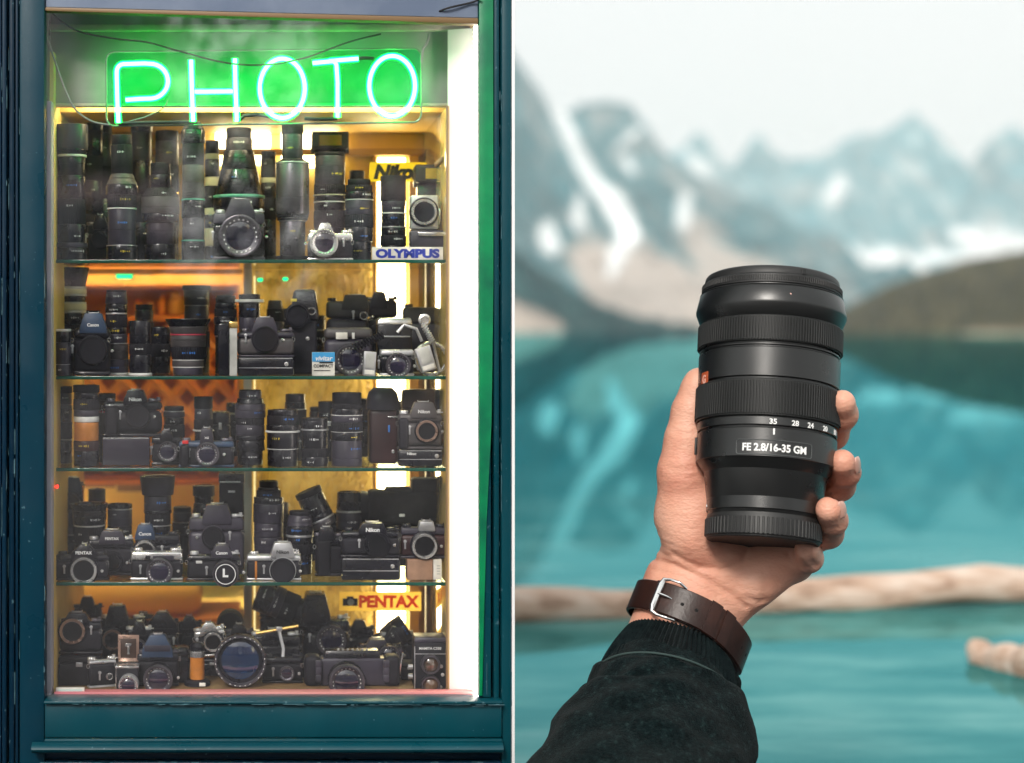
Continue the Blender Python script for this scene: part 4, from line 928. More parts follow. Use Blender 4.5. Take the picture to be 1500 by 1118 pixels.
coatglass('lens_glass', (.003,.004,.016), (.015,.01,.035)); coatglass('amber_lens', (.05,.03,.015), (.16,.09,.05)); coatglass('blue_filter', (.002,.012,.05), (.004,.04,.12)); coatglass('grey_lens', (.03,.03,.035), (.09,.08,.08))
RB = random.Random(5)
KIND = {'b': ('black_paint', 'barrel'), 'd': ('dark_grey', 'barrel'), 'u': ('gunmetal', 'barrel'), 'k': ('black_rubber', 'focus_ring'), 'K': ('dark_grey', 'focus_ring'), 'w': ('white_ring', 'trim_ring'), 'c': ('cream_ring', 'trim_ring'), 'g': ('green_ring', 'trim_ring'), 'r': ('red_ring', 'trim_ring'),
        's': ('dull_silver', 'trim_ring'), 'h': ('black_paint', 'lens_hood'), 'H': ('dark_grey', 'lens_hood'), 'x': ('black_rubber', 'lens_cap'), 'o': ('gold_ring', 'trim_ring'), 'a': ('warm_grey', 'barrel'), 'm': ('maroon_paint', 'barrel'), 'n': ('amber_grip', 'barrel')}
def zbase(base, Y): return SZ[base] if isinstance(base, str) else zat(base, Y)
def lens_parts(spec, Rad, Ht, root, M=None, glass='lens_glass', marks=True):
    """spec: tokens kind height radius[:radius2], bottom to top, in parts of the whole."""
    tk = []
    for t in spec.split('|'):
        q = t.split(); a, *b = q[2].split(':'); tk.append((q[0], float(q[1]), float(a)/100, float(b[0])/100 if b else float(a)/100))
    tot = sum(t[1] for t in tk); z = 0; prev = None; last = None; bar = None
    for i, (kd, h, r0, r1) in enumerate(tk):
        h = h/tot*Ht; r0 *= Rad; r1 *= Rad; mt, nm = KIND[kd]; e = min(.0022, h*.2)
        mb = MB(); p_ = [(max(r0-e*1.5, .001), z), (r0-e*.3, z+e*.3), (r0, z+e), (r1, z+h-e), (r1-e*.3, z+h-e*.3), (r1-e*1.5, z+h)]
        top = i == len(tk)-1
        if kd in 'kK': mb.lathe(p_[1:-1], 88, M, .03); mb.lathe([(r0*.97, z+.0002), (r1*.97, z+h-.0002)], 32, M)
        else:
            if top and kd != 'x': p_ = p_+[(r1*.82, z+h-.001), (r1*.78, z+h-.012), (r1*.5, z+h-.016), (0, z+h-.014)]
            elif top: p_ = p_+[(r1*.8, z+h), (r1*.78, z+h-.0015), (0, z+h-.0015)]
            if kd in 'bdua' and h > .03:      # grooves where the rings part
                g = z+h*RB.uniform(.3, .7); rr = r0+(r1-r0)*(g-z)/h
                p_ = p_[:3]+[(rr, g-.0012), (rr*.975, g-.0006), (rr*.975, g+.0006), (rr, g+.0012)]+p_[3:]
            mb.lathe(p_, 44, M)
        o = mb.build(nm, mt, root)
        if nm == 'barrel' or bar is None: bar = o
        if marks and kd in 'bdumk' and h > .018 and RB.random() < .85:
            mb = MB(); rr = max(r0, r1)+.0002; a0 = RB.uniform(-.7, .3); zz = z+h*RB.uniform(.35, .75)
            for j in range(RB.randint(3, 7)):
                w_ = RB.uniform(.02, .07); a1 = a0; a0 += w_+RB.uniform(.03, .12); hh = RB.choice((.0012, .002, .003)); ra = r0+(r1-r0)*(zz-z)/h+.0003
                mb.add([(ra*math.sin(a1), -ra*math.cos(a1), zz-hh), (ra*math.sin(a1+w_), -ra*math.cos(a1+w_), zz-hh), (ra*math.sin(a1+w_), -ra*math.cos(a1+w_), zz+hh), (ra*math.sin(a1), -ra*math.cos(a1), zz+hh)], [(0, 1, 2, 3)], M)
            tag(mb.build('scale_marks', RB.choice(['white_ink']*5+['yellow_dot', 'blue_dot']), o, smooth=0), kind='stuff')
        z += h
    return bar
def lens(l, r, top, Y, base, spec, label, yaw=0, tilt=None, grp=None):
    k = Y/F; z0 = zbase(base, Y); Ht = zat(top, Y)-z0
    t = thing('camera_lens', label, 'camera lens', (xat((l+r)/2, Y), Y, z0), (0, 0, yaw), grp or 'lenses standing on the glass shelves')
    if tilt: t.rotation_euler = (tilt[0], tilt[1], yaw)
    lens_parts(spec, (r-l)/2*k, Ht, t); return t
def front_lens(root, x, z, yf, r, depth, kind, cap=None, name='lens'):
    """a lens or mount facing the viewer: ring radius r at (x, z), standing depth proud of yf (towards -y)."""
    M = at(x, yf, z) @ FACE
    if kind in ('ring', 'copper', 'blackring'):
        mt = {'ring': 'chrome', 'copper': 'copper_ring', 'blackring': 'black_paint'}[kind]
        mb = MB(); mb.lathe([(r*1.0, 0), (r, depth*.8), (r*.96, depth), (r*.8, depth), (r*.77, depth*.8), (r*.77, depth*.3)], 48, M, close=False); o = mb.build('mount_ring', mt, root)
        mb = MB(); mb.lathe([(r*.78, depth*.5), (r*.7, depth*.25), (r*.55, depth*.2), (0, depth*.2)], 40, M); mb.build('throat', 'throat', o)
        mb = MB(); mb.lathe([(r*1.14, -.001), (r*1.13, depth*.35), (r*1.0, depth*.4)], 48, M, close=False); mb.build('mount_plate', 'black_paint', o)
    elif kind == 'cap':
        mb = MB(); mb.lathe([(r*1.06, 0), (r*1.05, depth*.6), (r*.98, depth*.62)], 48, M, close=False); o = mb.build('mount_ring', cap or 'chrome', root)
        mb = MB(); mb.lathe([(r, .0), (r, depth*.8), (r*.95, depth), (r*.84, depth), (r*.82, depth*.85), (0, depth*.85)], 48, M); mb.build('body_cap', 'black_rubber', o)
    elif kind in ('lens', 'silverlens', 'lcap'):
        sv = kind == 'silverlens'
        mb = MB(); mb.lathe([(r*1.02, -.001), (r*1.02, depth*.25), (r*.99, depth*.28), (r*.99, depth*.34)], 48, M); o = mb.build(name, 'dull_silver' if sv else 'black_paint', root)
        mb = MB(); mb.lathe([(r*1.04, depth*.34), (r*1.04, depth*.62)], 80, M, .035); mb.build('focus_ring', 'dull_silver' if sv else 'black_rubber', o)
        mb = MB(); mb.lathe([(r*.99, depth*.62), (r, depth*.97), (r*.97, depth), (r*.87, depth), (r*.84, depth*.96), (r*.66, depth*.8)], 48, M, close=False); mb.build('front_rim', 'chrome' if sv else 'gunmetal', o)
        if kind == 'lcap':
            mb = MB(); mb.lathe([(r*.9, depth*.9), (r*.9, depth*1.04), (r*.85, depth*1.07), (0, depth*1.07)], 48, M); c = mb.build('lens_cap', 'black_rubber', o)
            mb = MB(); mb.lathe([(r*.78, depth*1.07), (r*.78, depth*1.085), (r*.72, depth*1.085), (r*.72, depth*1.07)], 48, M, close=False); mb.build('cap_ring', 'white_ink', c)
        else:
            mb = MB(); mb.lathe([(r*.68, depth*.8), (r*.5, depth*.86), (r*.25, depth*.89), (0, depth*.9)], 36, M); mb.build('front_element', 'lens_glass', o)
            mb = MB()
            for j in range(22):
                a = 2*PI*j/22+.1; q = Matrix.Rotation(a, 4, 'Z')
                if j % 5 != 4: mb.add([(-r*.03, r*.74, depth*.905), (r*.05, r*.74, depth*.905), (r*.05, r*.785, depth*.935), (-r*.03, r*.785, depth*.935)], [(0, 1, 2, 3)], M @ q)
            tag(mb.build('ring_marks', 'white_ink', o, smooth=0), kind='stuff')
    return o
def camera(l, r, sh, Y, base, label, top='black_paint', body='leatherette', prism=None, pm=None, mount=None, word=None, wpx=None, yaw=0, roll=0, thick=None, drive=None, grip=None, knobs=True, extra=None, wink='white_ink', rnd=3, name='camera', lugs=True, plate=.24, cat='camera'):
    """l, r, sh: left, right and shoulder in picture px at depth Y; prism=(cx, w, top, wtop); mount=(cx, cy, radius, depth px, kind)."""
    k = Y/F; cx = (l+r)/2; z0 = zbase(base, Y); W = (r-l)*k; Hh = zat(sh, Y)-z0; T = (thick*k if thick else min(.30*W, .055))
    X = lambda p: (p-cx)*k
    Z = lambda p: zat(p, Y)-z0
    t = thing(name, label, cat, (xat(cx, Y), Y, z0), (0, roll, yaw), 'cameras in the shop window')
    zb_ = 0
    if drive:
        zd = Z(drive); mb = MB(); mb.box((0, 0, zd/2-.0004), (W*.99, T*1.1, zd-.0008), rnd*k); dv = mb.build('motor_drive', 'black_paint', t)
        mb = MB(); mb.box((0, -T*.552, zd*.93), (W*.93, .0012, .0028), 0); mb.box((0, -T*.552, zd*.42), (W*.93, .0012, .002), 0); tag(mb.build('trim_line', 'dull_silver', dv), kind='stuff')
        mb = MB(); mb.lathe([(.006, 0), (.006, .003), (.004, .0035), (0, .0035)], 18, at(W*.36, -T*.55, zd*.62) @ FACE); mb.build('drive_button', 'chrome', dv); zb_ = zd
    Hb = Hh-zb_; pt = Hb*plate
    mb = MB(); mb.box((0, 0, zb_+.5*(Hb*.08)), (W, T, Hb*.08), min(rnd*.6*k, Hb*.03)); mb.build('base_plate', top, t)
    mb = MB(); mb.box((0, 0, zb_+Hb*.08+(Hb*.92-pt)/2), (W*.985, T*.97, Hb*.92-pt), rnd*k*1.5, 3); bo = mb.build('body', body, t)
    mb = MB(); mb.box((0, 0, zb_+Hb-pt/2), (W, T, pt), rnd*k, 3, taper=(.97, .9)); tp = mb.build('top_plate', top, t)
    if prism:
        pcx, pw, ptop, pwt = prism; zp0 = zb_+Hb-pt*.5; zp1 = Z(ptop)
        f = .42*(zp1-zp0)
        poly = [(X(pcx)-pw/2*k, zp0), (X(pcx)+pw/2*k, zp0), (X(pcx)+pw/2*k*.96, zp0+(zp1-zp0)*.35), (X(pcx)+pwt/2*k, zp1), (X(pcx)-pwt/2*k, zp1), (X(pcx)-pw/2*k*.96, zp0+(zp1-zp0)*.35)]
        mb = MB(); mb.extrude(poly, -T*.60, T*.42, min(1.4*k, .003)); pz = mb.build('viewfinder_hump', pm or top, t, smooth=25)
        mb = MB(); mb.box((X(pcx), T*.1, zp1+.0012), (pwt*k*.55, T*.4, .0025), .0006); mb.box((X(pcx)-pwt*k*.3, T*.1, zp1+.003), (.0015, T*.4, .004), 0); mb.box((X(pcx)+pwt*k*.3, T*.1, zp1+.003), (.0015, T*.4, .004), 0); mb.build('hot_shoe', 'dull_silver', pz)
        if word:
            mb = MB(); zw = zp0+(zp1-zp0)*.42; text(mb, word, X(pcx), zw, (wpx or pw*.62)*k, -T*.60-.0006, bold=.025, ext=.03); mb.build('lettering', wink, pz, smooth=0)
    elif word:
        mb = MB(); text(mb, word, X(cx), zb_+Hb-pt*.5, (wpx or 20)*k, -T*.52, bold=.02, ext=.03); mb.build('lettering', wink, tp, smooth=0)
    if knobs:
        zt_ = zb_+Hb
        km = 'chrome' if top in ('chrome', 'dull_silver') else RB.choice(['black_paint', 'gunmetal', 'dull_silver'])
        for (fx, rr, hh, nm) in ((-.36, 6.5, 4.5, 'rewind_knob'), (.33, 6, 4.2, 'shutter_dial'), (.43, 2.8, 6.2, 'shutter_button')):
            mb = MB(); mb.lathe([(rr*k, 0), (rr*k, hh*k*.8), (rr*k*.9, hh*k), (rr*k*.5, hh*k), (0, hh*k*.9)], 36, at(W*fx, 0, zt_), .05 if nm != 'shutter_button' else 0); mb.build(nm, km, tp)
        mb = MB(); mb.box((W*.40, -T*.2, zt_+hh*k*.3), (14*k, 4*k, 1.6*k), .0008, M=Matrix.Rotation(0, 4, 'Z')); mb.build('advance_lever', km, tp)
    if lugs:
        mb = MB()
        mb.tube([(-W/2-.001+.004*math.cos(a), -T*.3, zb_+Hb-pt*.9-.006+.006*math.sin(a)) for a in np.linspace(0, 2*PI, 12, endpoint=False)], .0009, 6, True); mb.build('strap_ring', 'chrome', tp)
        mb = MB(); mb.tube([(W/2-.003+.004*math.cos(a), -T*.52, zb_+Hb-pt*.9-.006+.006*math.sin(a)) for a in np.linspace(0, 2*PI, 12, endpoint=False)], .0009, 6, True); mb.build('strap_ring', 'chrome', tp)
    if mount:
        mx_, my_, mr_, md, kd = mount[:5]
        front_lens(t, X(mx_), Z(my_), -T*.5, mr_*k, md*k, kd, mount[5] if len(mount) > 5 else None)
        mb = MB(); q = -1 if mx_ > cx-2 else 1
        mb.box((X(mx_)+q*(mr_+9)*k, -T*.5-.002, Z(my_)+1*k), (2.6*k, .004, 12*k), .0009); mb.lathe([(2.4*k, 0), (2.4*k, .004), (0, .005)], 14, at(X(mx_)+q*(mr_+9)*k, -T*.5, Z(my_)+6*k) @ FACE); mb.build('self_timer', 'dull_silver', bo)
        mb = MB(); mb.lathe([(2.2*k, 0), (2.2*k, .004), (1.5*k, .005), (0, .005)], 14, at(X(mx_)-q*(mr_+7)*k, -T*.5, Z(my_)-1*k) @ FACE); mb.build('release_button', 'chrome', bo)
    if grip:
        gx, gw = grip; mb = MB(); mb.box((X(gx), -T*.62, zb_+(Hb-pt*.4)/2), (gw*k, T*.55, (Hb-pt*.5)), gw*k*.35, 3); mb.build('grip', 'black_rubber', t)
    if extra: extra(t, X, Z, k, T, W)
    return t
def plain(name, label, cat, l, r, top, Y, base, parts, yaw=0, grp=None, tilt=(0, 0)):
    k = Y/F; z0 = zbase(base, Y); t = thing(name, label, cat, (xat((l+r)/2, Y), Y, z0), (tilt[0], tilt[1], yaw), grp); cx = (l+r)/2
    X = lambda p: (p-cx)*k
    Z = lambda p: zat(p, Y)-z0
    parts(t, X, Z, k); return t
# rows: front / middle / back
A, B_, C_ = 5.185, 5.36, 5.56
# ---------------------------------------------------------------- level one
lens(81,129,183,5.2,'1','b 15 95|d 6 98|b 22 84|k 30 86|b 28 84|b 22 82:84|w 3 92|b 6 88:100|H 30 100','tall black lens with wide dark hood and cream ring, far left of the top level')
lens(121,153,150,C_,'1','b 30 90|k 30 94|b 40 90|k 30 88|b 30 86|h 34 88:100','slim dark lens behind the hooded one, reaching the top of the case')
lens(154,203,198,5.22,'1','b 18 92|s 1 94|d 44 84|w 1.5 90|k 16 88|b 12 96:96|a 14 92:66|k 36 64|x 12 60','black lens stepping to a narrow top, second from the left in the front row')
lens(190,225,153,C_,'1','b 60 88|k 40 92|b 50 86|d 40 84|h 40 92:100','tall dark lens behind the left end of the neon lettering')
lens(207,263,239,5.24,'1','b 30 82|d 40 72|w 1 76|b 14 96|a 30 100|k 16 96:74|b 24 56|x 22 52','broad shouldered black lens with small cap above a narrow lower barrel, top level')
lens(226,263,192,5.5,'1','b 50 92|d 40 96|o 3 98|k 36 96|d 30 92|x 14 90','brownish lens with a gold ring behind the broad shouldered one')
lens(264,302,178,5.2,'1','b 26 90|g 2 92|d 30 84|b 24 88|g 2 92|a 46 86|k 30 84|b 18 92|x 12 84:60','slim tall lens with two green rings left of the middle of the top level')
lens(299,323,206,5.5,'1','b 16 100|c 16 98|b 12 100|c 6 96|k 20 98|c 8 96|b 16 92|c 5 90|x 12 84','thin lens with repeated cream bands between two tall lenses')
lens(312,388,188,5.34,'1','b 60 90|k 20 92|b 20 98|g 5 100|b 40 90:72|b 30 70:58|d 20 52|x 16 48','great conical lens with pale green ring in the middle of the top level')
camera(312,388,312,5.205,'1','dark camera facing out under the great conical lens, its mount a big dull circle', top='dark_grey', body='black_paint', prism=(352,44,292,26), mount=(352,347,31,16,'lens'), knobs=True)
lens(381,405,222,5.5,'1','b 60 96|k 30 100|b 20 94|c 7 98|d 26 92|x 10 88','lens with one cream band just left of the tall grey metal lens')
lens(403,454,181,5.24,'1','x 9 100|u 62 72:74|s 2 80|b 5 88|k 5 92|u 92 96|s 3 98|b 6 88:66|d 44 60|k 20 62','tall grey metal telephoto lens with shiny lower tube on the top level')
lens(458,508,224,5.34,'1','b 60 90|k 30 94|b 14 92|w 2 96|b 10 94|c 2 98|k 18 92|d 50 88|x 6 90','dark lens with pale rings standing under the boxy flash head')
def flash(l, r, top, ht, Y, base, label, win=(.2, .8), glow='gold_card'):
    def f(t, X, Z, k):
        zt_ = Z(top); w_ = (r-l)*k; h_ = ht*k
        mb = MB(); mb.box((0, 0, (zt_-h_)/2), (w_*.82, .055, zt_-h_+.0), .004); mb.build('body', 'black_paint', t)
        mb = MB(); mb.box((0, -.01, zt_-h_/2), (w_, .085, h_), .006, 3); h = mb.build('flash_head', 'dark_grey', t)
        mb = MB(); mb.box((w_*(win[0]+win[1]-1)/2, -.053, zt_-h_*.52), (w_*(win[1]-win[0]), .003, h_*.6), .001); mb.build('flash_window', glow, h)
        mb = MB(); mb.lathe([(.012, 0), (.012, w_*1.03)], 20, at(-w_*.515, -.005, zt_-h_) @ Matrix.Rotation(PI/2, 4, 'Y')); mb.build('hinge', 'gunmetal', t)
        mb = MB(); mb.box((0, -.03, (zt_-h_)*.6), (w_*.5, .004, (zt_-h_)*.2), .001); mb.build('dial_plate', 'dull_silver', t)
    return plain('flash_unit', label, 'camera flash', l, r, top, Y, base, f, grp='flash units')
flash(456,510,195,25,5.6,'1','boxy flash unit with bronze window above a dark lens on the top level')
camera(450,517,342,5.18,'1','chrome topped camera with round lens at lower middle of the top level', top='chrome', body='leatherette', prism=(476,26,328,14), mount=(474,357,20,20,'silverlens'), plate=.3)
lens(504,548,263,5.26,'1','b 40 82|b 30 92|k 26 96|d 30 94|w 1.5 96|b 16 94|k 14 88|x 12 76','stout dark lens with a line of white lettering right of the flash head')
lens(556,596,258,5.3,'1','b 30 92|k 20 96|b 14 90|s 2.5 96|b 24 86|w 2.5 92|d 22 84:90|x 48 94','dark lens with chrome rings standing before the yellow sign')
def sign(l, r, top, bot, Y, label, card, word, ink, wfrac=.86, shear=0., base=None, hfrac=.6, bold=.05, off=0, ext=None):
    def f(t, X, Z, k):
        zh = (bot-top)*k; w_ = (r-l)*k; zb0 = Z(bot)
        mb = MB(); mb.add([(-w_/2, 0, zb0), (w_/2, 0, zb0), (w_/2, 0, zb0+zh), (-w_/2, 0, zb0+zh)], [(0, 1, 2, 3)]) if 'white' not in card else mb.box((0, 0, zb0+zh/2), (w_, .004, zh), .0008); c = mb.build('board', card, t)
        mb = MB(); text(mb, word, off*k, zb0+zh/2, w_*wfrac, -.003, h=zh*hfrac, bold=bold, shear=shear, ext=0); mb.build('lettering', ink, t, smooth=0)
        if ext: ext(t, X, Z, k)
    return plain('sign', label, 'sign', l, r, top, Y, base if base else bot, f)
sign(541,625,238,266,5.52,'yellow sign with black italic lettering partly hidden behind lenses at the top right','yellow_card','Nikon','black_ink',.86,.25,bold=.06,hfrac=.78)
sign(545,649,362,381,5.135,'white sign with bold blue capitals on the front edge of the top level','white_card','OLYMPUS','blue_ink',.90,0,base='1',hfrac=.72,bold=.06)
flash(606,656,243,26,5.46,'1','large dark flash unit with lit window in the top right corner',(.3,.95))
def sqcam(t, X, Z, k):
    mb = MB(); mb.box((0, 0, Z(337)/2-.001), (54*k, .07, Z(337)-.002), .006); mb.build('stand_block', 'dark_grey', t)
    mb = MB(); mb.box((-6*k, -.004, (Z(287)+Z(337))/2), (41*k, .06, Z(287)-Z(337)), .006, 3); b0 = mb.build('body', 'dull_silver', t)
    front_lens(t, -7*k, Z(312), -.034, 19*k, 6*k, 'ring')
    mb = MB(); mb.box((4*k, -.038, Z(344)), (40*k, .012, 6*k), .002); mb.tube([(20*k, -.04, Z(346)), (27*k, -.045, Z(341)), (28*k, -.045, Z(350))], .004, 8); mb.build('lever', 'chrome', t)
plain('bellows_camera','square silver camera front with round chrome mount at the right of the top level','camera',598,655,287,5.25,'1',sqcam,grp='cameras in the shop window')
camera(128,166,330,5.42,'1','dark camera standing behind the first two lenses of the top level',prism=(147,22,315,12),mount=(147,352,12,6,'blackring'))
# ---------------------------------------------------------------- level two
lens(82,127,392,5.42,'2','b 60 92|k 26 96|b 20 94|s 5 98|c 12 100|s 3 98|b 10 94|s 4 100|c 9 100|s 4 98|h 34 94:118','tall lens with two silver banded rings at the far left of the second level')
lens(79,104,482,5.17,'2','d 30 92|s 1 96|d 60 96|b 30 98|w 7 104','short grey lens with white top rim in the left front corner of the second level')
lens(117,150,455,5.46,'2','b 60 92|k 30 96|b 20 90|s 2 92|x 16 80','plain black lens behind the capped camera on the second level')
camera(107,162,480,5.2,'2','black camera body with large round blank cap at the left of the second level', top='black_paint', body='black_rubber', prism=(137,40,459,24), pm='blue_paint', mount=(137,513,21,8,'cap','black_paint'), word='Canon', wpx=17, rnd=7, knobs=False)
lens(153,188,425,5.28,'2','w 4 112|d 30 104|a 34 100|s 2 104|d 20 92|b 14 86|k 30 92|s 3 90|b 20 92|d 26 94:86|x 5 84','tall slim grey lens with rounded top against the orange cabinet')
lens(189,222,470,5.2,'2','w 5 106|b 40 98|k 24 100|b 50 97:95','black lens with white bottom rim left of the wide hooded lens')
lens(219,250,479,5.36,'2','b 40 96|k 30 100|b 40 96','plain dark lens half behind the wide hooded lens')
lens(243,308,467,5.25,'2','d 14 68|w 1.5 72|a 12 72|w 1.5 72|k 24 74:80|a 22 80|r 2.5 82|a 14 80:86|h 15 88:104','wide hooded grey lens with a thin red ring on the second level')
lens(267,309,418,5.46,'2','b 60 90|k 40 92|d 60 86|s 1.5 88|d 36 90|x 12 100','tall dark lens with flat black cap rising behind the red ringed one')
lens(313,348,433,5.36,'2','b 66 86|s 2 90|k 20 94|b 14 98|k 14 94|b 10 90|x 14 84','ribbed black lens rising left of the white ringed lens on the second level')
def film(t, X, Z, k):
    mb = MB(); mb.box((-5*k, 0, Z(473)/2), (17*k, .05, Z(473)), .006, 3); mb.build('tube', 'black_paint', t)
    mb = MB(); mb.box((9*k, -.004, Z(480)/2), (11*k, .05, Z(480)), .002); b0 = mb.build('side_panel', 'pale_strip', t)
    mb = MB(); mb.box((9*k, -.006, Z(480)+4*k), (12*k, .052, 9*k), .002); mb.box((9*k, -.033, Z(480)+4*k), (5*k, .002, 5*k), 0); mb.build('badge', 'gold_ring', b0)
plain('power_pack','black upright pack with a pale side strip and brass badge on the second level','power pack',318,348,473,5.17,'2',film)
lens(346,385,431,5.3,'2','b 60 82|k 40 84|d 50 78|b 40 80|w 8 112:110|x 14 80','lens with a broad white collar near its top behind the grey motor driven camera')
camera(347,431,486,5.19,'2','large grey camera with motor drive and bare round mount on the second level', top='dark_grey', body='warm_grey', prism=(388,38,465,24), mount=(388,497,19,5,'cap','dark_grey'), drive=523, rnd=4)
lens(390,416,440,5.46,'2','b 80 96|d 40 100|k 30 96|a 20 90:74','brown tinted lens end behind the grey motor driven camera')
def vert(t, X, Z, k):
    mb = MB(); mb.box((0, 0, Z(470)/2), (40*k, .06, Z(470)), .008, 3); mb.build('body', 'leatherette', t)
    mb = MB(); mb.box((2*k, 0, (Z(470)+Z(424))/2), (44*k, .066, Z(424)-Z(470)), .012, 3, taper=(.72, .8)); b0 = mb.build('viewfinder_hump', 'black_paint', t)
    mb = MB(); mb.tube([(12*k+6*k*.9*math.cos(a), -.036, Z(456)+5*k*math.sin(a)) for a in np.linspace(0, 2*PI, 16, endpoint=False)], .0016, 6, True); mb.build('strap_ring', 'chrome', b0)
    mb = MB(); mb.lathe([(18*k, 0), (18*k, .018), (15*k, .02), (14*k, .012), (0, .012)], 36, at(-9*k, -.033, Z(462)) @ FACE); mb.build('body_cap', 'black_rubber', t)
    mb = MB(); mb.lathe([(3*k, 0), (3*k, .004), (0, .005)], 14, at(6*k, -.03, Z(496)) @ FACE); mb.build('release_button', 'chrome', t)
    mb = MB(); mb.box((-14*k, -.032, Z(462)+22*k), (9*k, .004, 4*k), .001); mb.build('label_strip', 'yellow_dot', b0)
plain('camera','black camera stood on end with a steel strap ring on the second level','camera',421,467,424,5.3,'2',vert,grp='cameras in the shop window')
camera(477,541,441,5.44,'2','dark grey camera seen from behind on the second level near the crumpled plastic', top='warm_grey', body='dark_grey', prism=(520,40,432,30), mount=(532,463,6,4,'ring'), rnd=6)
camera(536,582,440,5.52,'2','dark camera with small hump in front of the bright light panel on the second level', top='dark_grey', body='black_paint', prism=(555,26,428,16), rnd=5)
camera(589,656,450,5.5,'2','boxy brownish grey camera at the far right back of the second level', top='warm_grey', body='dark_grey', prism=None, rnd=4)
camera(474,546,480,5.29,'2','grey compact camera with a square white window under the coiled cable', top='warm_grey', body='dark_grey', mount=(512,527,23,18,'lens'), rnd=6, knobs=False, extra=lambda t, X, Z, k, T, W: [MB().box((X(500), -T*.52, Z(492)), (17*k, .003, 10*k), .001).build('display_window', 'white_card', t), MB().box((X(517), -T*.52, Z(492)), (4*k, .003, 9*k), .001).build('sensor_window', 'white_ring', t)])
def vbox(t, X, Z, k):
    zt_ = Z(516); mb = MB(); mb.box((0, 0, zt_/2), (33*k, .03, zt_), .0012); mb.build('carton', 'white_card', t)
    mb = MB(); mb.box((0, -.0158, zt_*.80), (33*k, .0012, zt_*.4), 0); mb.build('colour_band', 'blue_card', t)
    mb = MB(); text(mb, 'vivitar', 1*k, zt_*.74, 25*k, -.0172, bold=.02, shear=.25, ext=.01); mb.build('lettering', 'white_ink', t, smooth=0)
    mb = MB(); text(mb, 'COMPACT', 0, zt_*.42, 29*k, -.0162, bold=.03, ext=.01); mb.box((4*k, -.0158, zt_*.56), (20*k, .001, 2*k), 0); mb.box((-2*k, -.0158, zt_*.22), (24*k, .001, 1.2*k), 0); mb.build('lettering', 'black_ink', t, smooth=0)
plain('product_box','small blue and white product box with slanting lettering on the second level','box',457,490,516,5.16,'2',vbox)
def meter(l, r, top, Y, base, label, rot=0):
    def f(t, X, Z, k):
        zt_ = Z(top); w_ = (r-l)*k; mb = MB(); mb.box((0, 0, zt_/2), (w_, .016, zt_), .002); mb.build('case', 'dull_silver', t)
        mb = MB(); mb.box((0, -.0088, zt_*.62), (w_*.72, .002, zt_*.6), .0008); mb.build('ribbed_window', 'pale_strip', t)
        mb = MB(); mb.box((0, -.0088, zt_*.15), (w_*.8, .002, zt_*.18), .0005); mb.build('label_plate', 'white_card', t)
    return plain('light_meter', label, 'light meter', l, r, top, Y, base, f, yaw=.1, tilt=(0, rot), grp='silver light meters')
meter(531,549,515,5.145,'2','small silver light meter upright beside the coiled cable',.06)
meter(617,640,507,5.15,543,'silver light meter leaning inside the steel loop at the right of the second level',-.30)
def coil(name, label, pts, r, Y, turns, rc, m='black_rubber'):
    q = [P(a, b, Y) for a, b in pts]; o0 = q[0].copy(); mb = MB(); n = turns*10; out_ = []
    for i in range(n+1):
        t = i/n*(len(q)-1); j = min(int(t), len(q)-2); p_ = q[j].lerp(q[j+1], t-j)-o0; d = (q[j+1]-q[j]).normalized(); u = d.cross(Vector((0, 1, 0))).normalized(); w_ = d.cross(u); a = 2*PI*turns*i/n
        out_.append(p_+(u*math.cos(a)+w_*math.sin(a))*r*Y/F)
    mb.tube(out_, rc*Y/F, 6); o = mb.build(name, m); o.location = o0; return tag(o, label, 'cable', 'coiled cables')
coil('coiled_cable','thick black coiled cable slanting across the compact camera',[(518,509),(542,500),(561,490)],5,5.20,11,1.5)
coil('coiled_cable','short coiled cable hanging from a chrome plug at the right of the second level',[(620,476),(628,490),(634,502)],4,5.15,8,1.1,'dull_silver')
def boxcam(t, X, Z, k):
    mb = MB(); mb.box((0, 0, Z(476)/2), (50*k, .08, Z(476)), .004); mb.build('body', 'black_paint', t)
    mb = MB(); mb.box((0, 0, (Z(476)+Z(466))/2), (52*k, .085, Z(466)-Z(476)), .004, taper=(.9, .9)); mb.build('top_plate', 'chrome', t)
    for zz in (492, 513, 531):
        pass
    mb = MB(); mb.box((0, -.042, Z(513)), (44*k, .004, 2*k), .0008); mb.box((0, -.042, Z(493)), (44*k, .004, 2*k), .0008); tag(mb.build('trim_line', 'dull_silver', t), kind='stuff')
plain('camera','tall black box camera with polished silver lid on the second level','camera',551,603,466,5.36,'2',boxcam,grp='cameras in the shop window')
camera(556,606,512,5.19,'2','small camera with ringed lens and silver top beside the steel hoop', top='dull_silver', body='black_paint', mount=(581,535,18,22,'lens'), thick=24, knobs=False)
def loop(t, X, Z, k):
    mb = MB(); mb.tube([(23*k*math.cos(a), -.002, 24*k+23*k*math.sin(a)) for a in np.linspace(0, 2*PI, 60, endpoint=False)], 3.2*k, 10, True); mb.build('hoop', 'chrome', t)
    mb = MB(); mb.tube([(-14*k, -.01, Z(474)), (-10*k, -.01, Z(482)), (2*k, -.01, Z(500)), (12*k, -.012, Z(545))], 2.2*k, 8); mb.build('arm', 'dull_silver', t)
    mb = MB(); mb.lathe([(9*k, 0), (9*k, .008), (6*k, .010), (5*k, .006), (0, .006)], 28, at(-10*k, -.004, Z(469)) @ FACE); mb.build('plug', 'chrome', t)
    mb = MB(); mb.tube([(-50*k, -.01, Z(487)), (-40*k, -.01, Z(476)), (-22*k, -.01, Z(482)), (-14*k, -.01, Z(500))], 2.4*k, 8); mb.build('bracket', 'dull_silver', t)
plain('flash_bracket','round chrome hoop with jointed arm at the lower right of the second level','bracket',608,655,466,5.19,'2',loop)
